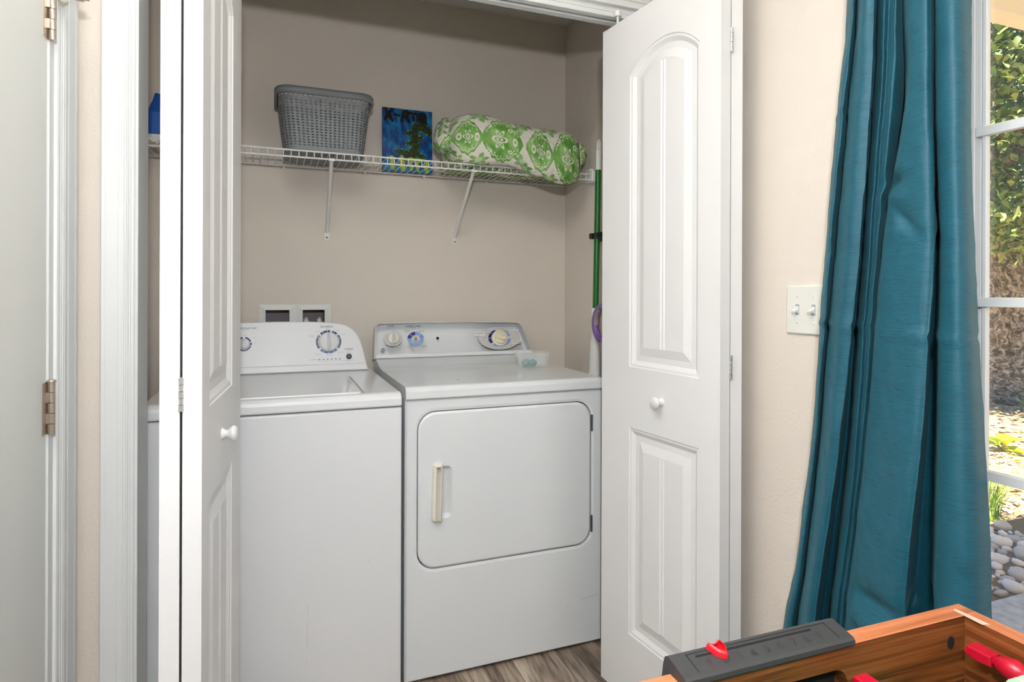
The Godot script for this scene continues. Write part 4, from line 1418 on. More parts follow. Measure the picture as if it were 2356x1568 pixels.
# ---------------------------------------------------------------- wire shelf and what lies on it
const SY := 1.7035   # top of the shelf wires
func build_shelf() -> void:
	var t := thing("wire_shelf", "white wire shelf across the back of the closet", "shelf", Vector3(0.38, 1.677, -0.77))
	var s := S()
	tube(s, [Vector3(0, SY - 0.0016, -0.921), Vector3(0, SY - 0.0016, -0.626), Vector3(0, SY - 0.0030, -0.6195), Vector3(0, SY - 0.0075, -0.6165), Vector3(0, 1.6735, -0.6165)], 0.0016, 6)
	s.generate_normals()
	var wire := s.commit()
	for k in 68:
		var o := put_mesh("wire", wire, M.wire, t)
		o.position += Vector3(-0.478 + k * 0.0254, 0, 0)
	for r in [[1.6985, -0.6200, 0.0033], [1.6755, -0.6200, 0.0033], [1.6985, -0.915, 0.0030]]:
		s = S()
		tube(s, [Vector3(-0.497, r[0], r[1]), Vector3(1.250, r[0], r[1])], r[2], 8)
		part("rail", s, M.wire, t)
	for b in [[0.198, 0.190], [0.7273, 0.7165]]:
		s = S()
		tube(s, [Vector3(b[0], 1.445, -0.9215), Vector3(b[0], 1.456, -0.916), Vector3(lerpf(b[0], b[1], 0.5), 1.565, -0.770), Vector3(b[1], 1.6745, -0.6245)], [0.005, 0.0068, 0.0068, 0.0068], 10)
		box(s, Vector3(b[1] - 0.010, 1.6690, -0.630), Vector3(b[1] + 0.010, 1.6790, -0.612), 0.002)
		var br := part("brace", s, M.wire, t)
		s = S()
		prism(s, rrect(b[0] - 0.0095, 1.4120, b[0] + 0.0095, 1.4470, 0.005), BACK + 0.0003, BACK + 0.0035, 0.001)
		part("foot_plate", s, M.wire, br)
		s = S()
		lathe(s, [Vector2(0, 0.0022), Vector2(0.003, 0.0015), Vector2(0.0036, 0.0)], 12, Transform3D(Basis(Vector3.RIGHT, PI / 2), Vector3(b[0], 1.4255, BACK + 0.0036)))
		part("screw", s, M.steel_dark, br)
	for x in [-0.26, 0.036, 0.345, 0.590, 0.868, 1.110]:
		s = S()
		box(s, Vector3(x - 0.006, 1.686, BACK + 0.0004), Vector3(x + 0.006, 1.7045, BACK + 0.014), 0.003)
		var cl := part("wall_clip", s, M.plastic_white, t)
		s = S()
		lathe(s, [Vector2(0, 0.003), Vector2(0.0032, 0.002), Vector2(0.004, 0.0)], 12, Transform3D(Basis(Vector3.RIGHT, PI / 2), Vector3(x, 1.711, BACK + 0.002)))
		part("screw", s, M.zinc, cl)
	s = S()
	box(s, Vector3(1.232, 1.674, -0.692), Vector3(1.2544, 1.729, -0.644), 0.004)
	box(s, Vector3(1.222, 1.668, -0.645), Vector3(1.2544, 1.715, -0.606), 0.004)
	part("end_bracket", s, M.plastic_white, t)

func ring_at(p: PackedVector2Array, N: int) -> PackedVector2Array:
	var n := p.size()
	var total := 0.0
	for i in n: total += p[i].distance_to(p[(i + 1) % n])
	var out := PackedVector2Array()
	var i := 0
	var done := 0.0
	for k in N:
		var want := total * k / N
		while done + p[i].distance_to(p[(i + 1) % n]) < want:
			done += p[i].distance_to(p[(i + 1) % n])
			i = (i + 1) % n
		var l := maxf(p[i].distance_to(p[(i + 1) % n]), 1e-6)
		out.append(p[i].lerp(p[(i + 1) % n], (want - done) / l))
	return out

func build_shelf_things() -> void:
	# basket: tapering woven-look plastic with rows of real slots
	var o := Vector3(0.172, SY + 0.0012, -0.765)
	var t := thing("laundry_basket", "grey plastic laundry basket with slotted sides on the wire shelf", "basket", o)
	var N := 64
	var lo := ring_at(rrect(-0.137, -0.115, 0.137, 0.115, 0.045, 10), N * 4)
	var hi := ring_at(rrect(-0.163, -0.128, 0.163, 0.128, 0.050, 10), N * 4)
	var H := 0.222
	var at := func(k: int, y: float) -> Vector3:
		var i := k % (N * 4)
		var q := lo[i].lerp(hi[i], y / H)
		return o + Vector3(q.x, y, q.y)
	var s := S()
	var rows := 19
	var y0 := 0.017
	var y1 := 0.199
	s.set_smooth_group(10)
	for c in N:
		for r in rows:
			var ys := [y0 + (y1 - y0) * r / rows, y0 + (y1 - y0) * (r + 0.29) / rows, y0 + (y1 - y0) * (r + 0.71) / rows, y0 + (y1 - y0) * (r + 1) / rows]
			var ks := [c * 4, c * 4 + 1, c * 4 + 3, c * 4 + 4]
			for a in 3:
				for b in 3:
					if a == 1 and b == 1: continue
					var p := [at.call(ks[a], ys[b]), at.call(ks[a + 1], ys[b]), at.call(ks[a + 1], ys[b + 1]), at.call(ks[a], ys[b + 1])]
					poly(s, p, (p[0] - o) * Vector3(1, 0, 1))
	for band in [[0.0, y0], [y1, H]]:
		for k in N * 2:
			var p := [at.call(k * 2, band[0]), at.call(k * 2 + 2, band[0]), at.call(k * 2 + 2, band[1]), at.call(k * 2, band[1])]
			poly(s, p, (p[0] - o) * Vector3(1, 0, 1))
	s.set_smooth_group(FLAT)
	part("woven_side", s, M.basket, t)
	s = S()
	var down := Transform3D(Basis(Vector3.RIGHT, PI / 2), o)
	face2(s, lo, 0.0, down)
	face2(s, inset(lo, 0.003), -0.003, down, -1.0)
	part("bottom", s, M.basket, t)
	s = S()
	var up := Transform3D(Basis(Vector3.RIGHT, PI / 2), o + Vector3(0, 0, 0))
	var rim0 := rrect(-0.163, -0.128, 0.163, 0.128, 0.050, 10)
	var rim1 := rrect(-0.172, -0.137, 0.172, 0.137, 0.055, 10)
	s.set_smooth_group(11)
	strip2(s, rim1, -0.196, rim1, -0.216, up, Vector3.ZERO)
	strip2(s, rim1, -0.216, inset(rim1, 0.004), -0.222, up, Vector3.ZERO)
	strip2(s, inset(rim1, 0.004), -0.222, rim0, -0.222, up, Vector3(0, 0, -1))
	strip2(s, rim1, -0.196, rim0, -0.197, up, Vector3(0, 0, 1))
	part("rim", s, M.basket, t)
	# child's painting on a small stretched canvas, leaning on the back wall
	var P := Transform3D(Basis(Vector3.RIGHT, -0.035), Vector3(0.414, SY + 0.0015, -0.899))
	t = thing("canvas_painting", "small blue canvas painting with a green creature and black letters", "painting", P.origin + Vector3(0.103, 0, 0))
	s = S()
	s.set_uv(Vector2.ZERO)
	for v in [[0.001, 0.001], [0.001, 0.2630], [0.2070, 0.2630], [0.001, 0.001], [0.2070, 0.2630], [0.2070, 0.001]]:
		s.set_uv(Vector2(v[0] / 0.208, 1.0 - v[1] / 0.264))
		s.add_vertex(P * Vector3(v[0], v[1], 0.0002))
	part("painted_face", s, M.painted, t)
	s = S()
	box(s, Vector3(0, 0, -0.012), Vector3(0.208, 0.264, 0), 0.0008, P)
	part("stretched_canvas", s, M.canvas_edge, t)
	build_quilt()
	# detergent at the shelf's left end, only a sliver shows between the door leaves
	t = thing("detergent_bottle", "blue detergent bottle on the shelf, seen through the folded door's gap", "bottle", Vector3(-0.345, SY, -0.76))
	s = S()
	var bp := rrect(-0.055, -0.045, 0.055, 0.045, 0.02)
	var bx := Transform3D(Basis(Vector3.RIGHT, -PI / 2), Vector3(-0.345, SY + 0.001, -0.76))
	strip2(s, bp, 0.030, bp, 0.105, bx)
	strip2(s, bp, 0.105, inset(bp, 0.012), 0.135, bx)
	strip2(s, inset(bp, 0.012), 0.135, inset(bp, 0.030), 0.175, bx)
	face2(s, inset(bp, 0.030), 0.175, bx)
	part("bottle_body", s, M.detergent_blue, t)
	s = S()
	strip2(s, bp, 0.0, bp, 0.030, bx)
	face2(s, bp, 0.0, bx, -1.0)
	part("bottle_base", s, M.plastic_white, t)
	s = S()
	tube(s, [Vector3(-0.345, SY + 0.174, -0.76), Vector3(-0.345, SY + 0.20, -0.76)], 0.018, 16)
	part("cap", s, M.plastic_white, t)
	# washer supply box let into the back wall
	t = thing("supply_box", "white recessed washer supply box in the wall behind the washer", "supply box", Vector3(0.082, 1.06, BACK))
	for h in [[-0.052, 0.0835], [0.0835, 0.2158]]:
		s = S()
		var fo := rrect(h[0], 0.950, h[1], 1.1585, 0.0005, 1)
		var fi := rrect(h[0] + 0.0235, 0.985, h[1] - 0.0255, 1.1375, 0.0005, 1)
		strip2(s, fo, BACK + 0.0003, fo, BACK + 0.003, Transform3D())
		strip2(s, fo, BACK + 0.003, fi, BACK + 0.011, Transform3D(), Vector3.BACK)
		strip2(s, fi, BACK + 0.011, fi, BACK - 0.02, Transform3D(), Vector3.ZERO, true)
		part("frame", s, M.plastic_white, t)
		s = S()
		strip2(s, fi, BACK - 0.02, fi, BACK - 0.085, Transform3D(), Vector3.ZERO, true)
		face2(s, fi, BACK - 0.085, Transform3D())
		part("recess", s, M.grey_plastic, t)
	for x in [0.1235, 0.1745]:
		s = S()
		tube(s, [Vector3(x, 1.02, -0.975), Vector3(x, 1.094, -0.975)], 0.010, 12)
		tube(s, [Vector3(x, 1.094, -0.975), Vector3(x, 1.106, -0.975)], 0.0065, 10)
		tube(s, [Vector3(x, 1.085, -0.975), Vector3(x, 1.085, -1.01)], 0.006, 8)
		box(s, Vector3(x - 0.011, 1.092, -0.980), Vector3(x + 0.006, 1.098, -0.968), 0.001)
		part("valve", s, M.rubber_white, t)

func build_quilt() -> void:
	var t := thing("quilt", "rolled white quilt with green damask print on the wire shelf", "quilt", Vector3(0.90, SY, -0.74))
	var n := noise(111, 1.0, 3)
	var n2 := noise(113, 1.0, 2)
	# the roll: a fat loose bundle whose front hangs over the shelf's lip towards its right end
	var roll := func(u: float, v: float) -> Vector3:
		var x := lerpf(0.612, 1.188, v)
		var e := 1.0 - pow(absf(v * 2.0 - 1.0), 7.0)
		e = sqrt(maxf(e, 0.0))
		var w := u * TAU
		var cz := lerpf(-0.725, -0.712, smoothstep(0.0, 0.5, v))
		var cy := lerpf(1.798, 1.776, v)
		var az := lerpf(0.145, 0.172, smoothstep(0.0, 0.45, v))
		var ay := lerpf(0.098, 0.088, smoothstep(0.15, 0.6, v)) + 0.018 * exp(-pow((v - 0.12) / 0.16, 2.0))
		var cc := cos(w)
		var ss := sin(w)
		var z := signf(cc) * pow(absf(cc), 0.62) * az
		var y := signf(ss) * pow(absf(ss), 0.72) * ay
		var lump := 1.0 + 0.07 * n.get_noise_3d(x * 4.0, y * 8.0, z * 7.0) + 0.022 * n2.get_noise_3d(x * 22.0, y * 22.0, z * 22.0)
		var p := Vector3(lerpf(0.90, x, 0.94 + 0.06 * e), cy + y * e * lump, cz + z * e * lump)
		# creases between the plies
		p.y -= 0.012 * exp(-pow((p.z + 0.83) / 0.02, 2.0)) * float(ss > 0)
		var sag := smoothstep(0.22, 0.85, v) * 0.075
		if p.z > -0.610: p.y -= sag * smoothstep(-0.612, -0.572, p.z) * smoothstep(0.75, -0.45, ss)
		if p.z <= -0.606: p.y = maxf(p.y, SY + 0.001)
		return p
	var s := S()
	s.set_uv(Vector2.ZERO)
	sheet(s, roll, 96, 110, Vector2(3.0, 2.05), true, true)
	part("roll", s, M.quilt, t)
	# a flat ply folded beneath, seen from below between the wires
	s = S()
	s.set_uv(Vector2.ZERO)
	var ply := func(u: float, v: float) -> Vector3:
		var w := u * TAU
		var x := lerpf(0.640, 1.165, v)
		var z := -0.752 + signf(cos(w)) * pow(absf(cos(w)), 0.4) * 0.140
		var y := SY + 0.022 + signf(sin(w)) * pow(absf(sin(w)), 0.5) * 0.021 + 0.004 * n2.get_noise_2d(x * 20.0, z * 20.0) * float(sin(w) > 0)
		return Vector3(x + 0.01 * sin(z * 40.0), maxf(y, SY + 0.0008), z)
	sheet(s, ply, 48, 60, Vector2(2.6, 1.9), true, true)
	part("ply", s, M.quilt, t)
	# the rolled left end: plies curling one over the other
	for k in 3:
		s = S()
		s.set_uv(Vector2.ZERO)
		var c := Vector3(0.640 - 0.010 * k, 1.838 - 0.022 * k, -0.760 + 0.030 * k)
		var r := 0.066 - 0.011 * k
		var lobe := func(u: float, v: float) -> Vector3:
			var d := Vector3(sin(PI * v) * cos(TAU * u), cos(PI * v), sin(PI * v) * sin(TAU * u))
			return c + d * Vector3(0.040, r, r * 1.25) * (1.0 + 0.10 * n.get_noise_3dv(d * 2.0 + Vector3.ONE * k))
		sheet(s, lobe, 32, 20, Vector2(1.1, 0.7), true)
		part("curled_ply", s, M.quilt, t)
	# right end: a scalloped hem with cream binding, and a ply tucked behind it
	s = S()
	s.set_uv(Vector2.ZERO)
	var tuck := func(u: float, v: float) -> Vector3:
		var d := Vector3(sin(PI * v) * cos(TAU * u), cos(PI * v), sin(PI * v) * sin(TAU * u))
		return Vector3(1.178, 1.778, -0.715) + d * Vector3(0.042, 0.064, 0.115) * (1.0 + 0.12 * n.get_noise_3dv(d * 2.5))
	sheet(s, tuck, 32, 20, Vector2(1.2, 0.8), true)
	part("tucked_ply", s, M.quilt, t)
	s = S()
	var hem := []
	for k in 61:
		var w := lerpf(-1.5, 2.3, k / 60.0)
		var q: Vector3 = roll.call(fposmod(w / TAU, 1.0), 0.965 + 0.008 * sin(w * 9.0))
		hem.append(Vector3(0, 1.776, -0.712) + (q - Vector3(0, 1.776, -0.712)) * Vector3(1, 1.02, 1.02) + Vector3(0.004, 0, 0))
	tube(s, hem, 0.0038, 7)
	part("binding", s, M.binding, t)

# ---------------------------------------------------------------- mop corner
func build_mop_corner() -> void:
	var p := func(y: float) -> Vector3: return Vector3(1.212, y, lerpf(-0.566, -0.532, (y - 0.86) / 0.96))
	var t := thing("twist_mop", "mop with green pole and white sleeve hanging on the closet side wall", "mop", p.call(0.02))
	var s := S()
	tube(s, [p.call(1.140), p.call(1.704)], 0.0118, 16)
	part("pole", s, M.green_pole, t)
	s = S()
	# white end cap with a hanging eye
	tube(s, [p.call(1.700), p.call(1.778)], [0.0126, 0.0124], 16)
	var eye := []
	for k in 25:
		var w := TAU * k / 24
		eye.append(p.call(1.796) + Vector3(0.0, 0.0215 * sin(w), 0.0085 * cos(w)))
	tube(s, eye, 0.0058, 10, false)
	part("end_cap", s, M.plastic_white, t)
	s = S()
	var prof := []
	for k in 47:
		var q := k / 46.0
		var r := lerpf(0.0185, 0.0300, smoothstep(0.12, 0.75, q)) - 0.004 * sin(PI * clampf(q / 0.3, 0, 1))
		prof.append(Vector2(r + (0.0011 if k % 4 < 2 and k > 5 else 0.0), 1.147 - q * 0.50))
	lathe(s, prof, 24, Transform3D(Basis(), Vector3(1.212, 0, -0.558)))
	part("ribbed_sleeve", s, M.plastic_white, t)
	s = S()
	tube(s, [Vector3(1.212, 0.66, -0.560), Vector3(1.212, 0.12, -0.565)], 0.012, 12)
	part("lower_pole", s, M.green_pole, t)
	s = S()
	for k in 26:
		var w := TAU * k / 26
		tube(s, [Vector3(1.212, 0.20, -0.565), Vector3(1.212 + 0.026 * cos(w), 0.12, -0.565 + 0.05 * sin(w)), Vector3(1.212 + 0.036 * cos(w), 0.012, -0.565 + 0.08 * sin(w))], 0.006, 5)
	part("mop_head", s, M.plastic_white, t)
	# black spring clip that holds the pole
	t = thing("pole_clip", "black spring clip on the closet wall gripping the mop pole", "clip", Vector3(1.25, 1.436, -0.55))
	s = S()
	box(s, Vector3(1.2345, 1.418, -0.610), Vector3(1.2544, 1.456, -0.480), 0.003)
	part("clip_base", s, M.black, t)
	for z in [[-0.578, -0.5605], [-0.5325, -0.515]]:
		s = S()
		box(s, Vector3(1.192, 1.426, z[0]), Vector3(1.236, 1.449, z[1]), 0.003)
		part("jaw", s, M.black, t)
	# floor sweeper standing beside it: only its looped grip shows past the door
	t = thing("floor_sweeper", "purple and grey loop handle of a sweeper beside the mop", "sweeper", Vector3(1.16, 0, -0.40))
	var loop := func(w: float, r: float) -> Vector3: return Vector3(1.160, 1.092 + r * 1.05 * sin(w), -0.402 + r * cos(w))
	s = S()
	var a := []
	for k in 25: a.append(loop.call(TAU * k / 24 + 0.4, 0.062))
	tube(s, a, 0.0135, 10, false)
	part("grip", s, M.purple, t)
	s = S()
	a = []
	for k in 15: a.append(loop.call(PI * 0.62 + 1.35 * k / 14.0, 0.054))
	tube(s, a, 0.0125, 10)
	part("soft_grip", s, M.grey_plastic, t)
	s = S()
	tube(s, [Vector3(1.160, 1.030, -0.402), Vector3(1.160, 0.11, -0.402)], 0.013, 10)
	part("shaft", s, M.grey_plastic, t)
	s = S()
	box(s, Vector3(1.09, 0.002, -0.53), Vector3(1.235, 0.12, -0.27), 0.02)
	part("sweeper_head", s, M.purple, t)

# ---------------------------------------------------------------- switch
func build_switch() -> void:
	var K := Transform3D(Basis(Vector3(0, 0, 1), Vector3.UP, Vector3(-1, 0, 0)), Vector3(RW - 0.0003, 1.170, 0.563))
	var t := thing("switch_plate", "white double toggle light switch on the wall beside the curtain", "switch", K.origin)
	var s := S()
	prism(s, rrect(-0.058, -0.057, 0.058, 0.057, 0.004, 3), 0.0, 0.0062, 0.004, K)
	part("plate", s, M.plate, t)
	for x in [-0.023, 0.023]:
		s = S()
		box(s, Vector3(x - 0.0052, -0.012, 0.0060), Vector3(x + 0.0052, 0.012, 0.0066), 0.0002, K)
		part("toggle_slot", s, M.ink_pale, t)
		s = S()
		box(s, Vector3(-0.0042, -0.0035, 0.0), Vector3(0.0042, 0.0035, 0.0185), 0.0012, K * Transform3D(Basis(Vector3.RIGHT, 0.42), Vector3(x, 0.002, 0.005)))
		box(s, Vector3(x - 0.0042, -0.0085, 0.0060), Vector3(x + 0.0042, 0.0085, 0.0082), 0.0012, K)
		part("toggle", s, M.plastic_white, t)
		for y in [-0.0302, 0.0302]:
			s = S()
			lathe(s, [Vector2(0, 0.0014), Vector2(0.0022, 0.0011), Vector2(0.0031, 0.0)], 14, K * Transform3D(Basis(Vector3.RIGHT, PI / 2), Vector3(x, y, 0.0061)))
			var sc := part("screw", s, M.plate, t)
			s = S()
			box(s, Vector3(x - 0.0024, y - 0.0003, 0.0073), Vector3(x + 0.0024, y + 0.0003, 0.0077), 0.0, K * Transform3D(Basis(), Vector3.ZERO))
			part("screw_slot", s, M.ink_pale, sc)

# ---------------------------------------------------------------- curtain
const CURT_Y := [2.2, 1.72, 1.55, 1.4, 1.25, 1.1, 0.95, 0.8, 0.65, 0.5, 0.3, 0.03]
const CURT := [
	[1.060, 0.767, 1.020, 0.806, 1.025, 0.806, 1.075, 0.766, 1.030, 0.808, 1.000, 0.842, 1.004, 0.855, 1.012, 0.851, 1.038, 0.829, 1.057, 0.817, 1.057, 0.819, 1.060, 0.817, 1.034, 0.851, 1.048, 0.853, 1.025, 0.877, 1.051, 0.858, 1.031, 0.875, 1.015, 0.894, 0.998, 0.920, 0.998, 0.937, 1.008, 0.936, 1.018, 0.932, 1.027, 0.925, 1.034, 0.922, 1.034, 0.925, 1.040, 0.921, 1.018, 0.941, 1.004, 0.971, 1.024, 0.978, 1.070, 0.967],
	[1.060, 0.736, 1.020, 0.780, 1.025, 0.783, 1.075, 0.743, 1.030, 0.787, 1.000, 0.826, 1.004, 0.843, 1.012, 0.839, 1.046, 0.810, 1.074, 0.791, 1.073, 0.794, 1.060, 0.806, 1.034, 0.840, 1.048, 0.841, 1.025, 0.869, 1.061, 0.852, 1.075, 0.845, 1.015, 0.896, 0.998, 0.923, 0.996, 0.941, 1.005, 0.942, 1.016, 0.937, 1.035, 0.924, 1.050, 0.916, 1.050, 0.918, 1.040, 0.926, 1.018, 0.945, 1.004, 0.975, 1.024, 0.982, 1.070, 0.968],
	[1.060, 0.715, 1.020, 0.759, 1.025, 0.765, 1.075, 0.725, 1.030, 0.771, 1.000, 0.813, 1.004, 0.833, 1.012, 0.829, 1.053, 0.794, 1.087, 0.770, 1.087, 0.774, 1.060, 0.798, 1.034, 0.831, 1.048, 0.830, 1.025, 0.862, 1.070, 0.846, 1.109, 0.821, 1.015, 0.898, 0.998, 0.925, 0.994, 0.944, 1.003, 0.946, 1.014, 0.941, 1.041, 0.922, 1.063, 0.910, 1.063, 0.913, 1.040, 0.929, 1.018, 0.949, 1.004, 0.979, 1.024, 0.986, 1.070, 0.968],
	[1.060, 0.698, 1.020, 0.742, 1.025, 0.748, 1.075, 0.710, 1.030, 0.756, 1.000, 0.801, 1.004, 0.822, 1.012, 0.819, 1.060, 0.778, 1.101, 0.748, 1.101, 0.752, 1.060, 0.787, 1.034, 0.819, 1.048, 0.817, 1.029, 0.842, 1.063, 0.825, 1.080, 0.815, 1.015, 0.874, 0.998, 0.911, 0.992, 0.945, 1.000, 0.953, 1.012, 0.947, 1.051, 0.920, 1.082, 0.901, 1.082, 0.905, 1.043, 0.932, 1.018, 0.953, 1.004, 0.982, 1.024, 0.988, 1.070, 0.970],
	[1.060, 0.685, 1.020, 0.729, 1.025, 0.734, 1.075, 0.694, 1.030, 0.741, 1.000, 0.787, 1.004, 0.808, 1.012, 0.804, 1.066, 0.758, 1.113, 0.725, 1.113, 0.730, 1.060, 0.775, 1.034, 0.807, 1.048, 0.804, 1.032, 0.824, 1.054, 0.813, 1.060, 0.811, 1.015, 0.853, 0.998, 0.896, 0.990, 0.939, 0.997, 0.952, 1.008, 0.948, 1.064, 0.908, 1.109, 0.881, 1.109, 0.887, 1.052, 0.927, 1.018, 0.954, 1.004, 0.984, 1.024, 0.991, 1.070, 0.975],
	[1.060, 0.674, 1.020, 0.717, 1.025, 0.720, 1.075, 0.680, 1.030, 0.726, 1.000, 0.772, 1.004, 0.791, 1.012, 0.788, 1.071, 0.738, 1.122, 0.702, 1.122, 0.709, 1.060, 0.763, 1.034, 0.795, 1.048, 0.792, 1.035, 0.809, 1.048, 0.805, 1.050, 0.806, 1.015, 0.839, 0.998, 0.885, 0.989, 0.930, 0.995, 0.945, 1.005, 0.941, 1.076, 0.891, 1.132, 0.859, 1.132, 0.868, 1.061, 0.919, 1.018, 0.952, 1.004, 0.984, 1.024, 0.995, 1.070, 0.982],
	[1.060, 0.661, 1.020, 0.703, 1.025, 0.706, 1.075, 0.666, 1.030, 0.711, 1.000, 0.757, 1.004, 0.774, 1.012, 0.770, 1.074, 0.718, 1.128, 0.682, 1.128, 0.692, 1.060, 0.753, 1.034, 0.785, 1.048, 0.782, 1.038, 0.795, 1.048, 0.793, 1.048, 0.795, 1.015, 0.827, 0.998, 0.873, 0.988, 0.920, 0.994, 0.935, 1.004, 0.931, 1.079, 0.879, 1.138, 0.848, 1.138, 0.862, 1.065, 0.915, 1.018, 0.951, 1.004, 0.985, 1.024, 1.001, 1.070, 0.991],
	[1.060, 0.642, 1.020, 0.684, 1.025, 0.689, 1.075, 0.650, 1.030, 0.694, 1.000, 0.738, 1.004, 0.752, 1.012, 0.748, 1.076, 0.695, 1.132, 0.660, 1.132, 0.673, 1.060, 0.737, 1.034, 0.770, 1.048, 0.766, 1.038, 0.778, 1.048, 0.775, 1.048, 0.778, 1.015, 0.810, 0.998, 0.856, 0.988, 0.904, 0.994, 0.919, 1.004, 0.916, 1.079, 0.864, 1.138, 0.836, 1.138, 0.858, 1.065, 0.913, 1.018, 0.949, 1.004, 0.985, 1.024, 1.005, 1.070, 0.999],
	[1.060, 0.620, 1.020, 0.660, 1.025, 0.669, 1.075, 0.631, 1.030, 0.673, 1.000, 0.716, 1.004, 0.729, 1.012, 0.725, 1.077, 0.671, 1.135, 0.637, 1.135, 0.652, 1.060, 0.719, 1.034, 0.751, 1.048, 0.747, 1.038, 0.760, 1.048, 0.757, 1.048, 0.760, 1.015, 0.792, 0.998, 0.840, 0.988, 0.889, 0.994, 0.906, 1.004, 0.902, 1.079, 0.850, 1.138, 0.825, 1.138, 0.854, 1.065, 0.911, 1.018, 0.947, 1.004, 0.986, 1.024, 1.006, 1.070, 1.001],
	[1.060, 0.586, 1.020, 0.628, 1.025, 0.641, 1.075, 0.605, 1.030, 0.649, 1.000, 0.694, 1.004, 0.707, 1.012, 0.704, 1.077, 0.647, 1.135, 0.614, 1.135, 0.631, 1.060, 0.700, 1.034, 0.733, 1.048, 0.729, 1.038, 0.743, 1.048, 0.742, 1.048, 0.745, 1.015, 0.778, 0.998, 0.828, 0.988, 0.879, 0.994, 0.897, 1.004, 0.893, 1.079, 0.839, 1.138, 0.817, 1.138, 0.851, 1.065, 0.910, 1.018, 0.946, 1.004, 0.986, 1.024, 1.007, 1.070, 1.002],
	[1.060, 0.556, 1.020, 0.603, 1.025, 0.619, 1.075, 0.583, 1.030, 0.629, 1.000, 0.674, 1.004, 0.688, 1.012, 0.684, 1.077, 0.627, 1.135, 0.594, 1.135, 0.613, 1.060, 0.684, 1.034, 0.716, 1.048, 0.712, 1.038, 0.727, 1.048, 0.727, 1.048, 0.730, 1.015, 0.763, 0.998, 0.815, 0.988, 0.868, 0.994, 0.886, 1.004, 0.882, 1.079, 0.828, 1.138, 0.809, 1.138, 0.848, 1.065, 0.908, 1.018, 0.945, 1.004, 0.986, 1.024, 1.008, 1.070, 1.003],
	[1.060, 0.519, 1.020, 0.568, 1.025, 0.589, 1.075, 0.555, 1.030, 0.602, 1.000, 0.647, 1.004, 0.662, 1.012, 0.658, 1.077, 0.601, 1.135, 0.569, 1.135, 0.590, 1.060, 0.662, 1.034, 0.694, 1.048, 0.689, 1.038, 0.705, 1.048, 0.707, 1.048, 0.710, 1.015, 0.743, 0.998, 0.798, 0.988, 0.852, 0.994, 0.871, 1.004, 0.867, 1.079, 0.814, 1.138, 0.798, 1.138, 0.844, 1.065, 0.906, 1.018, 0.943, 1.004, 0.987, 1.024, 1.009, 1.070, 1.005],
]

func spline(a: float, b: float, c: float, d: float, t: float) -> float:
	return 0.5 * (2.0 * b + (c - a) * t + (2.0 * a - 5.0 * b + 4.0 * c - d) * t * t + (3.0 * b - a - 3.0 * c + d) * t * t * t)

func curtain_row(y: float) -> Array:
	var k := 0
	while k < CURT_Y.size() - 2 and y < CURT_Y[k + 1]: k += 1
	var t: float = (y - CURT_Y[k]) / (CURT_Y[k + 1] - CURT_Y[k])
	var out := []
	for i in CURT[0].size():
		out.append(spline(CURT[maxi(k - 1, 0)][i], CURT[k][i], CURT[k + 1][i], CURT[mini(k + 2, CURT.size() - 1)][i], t))
	return out

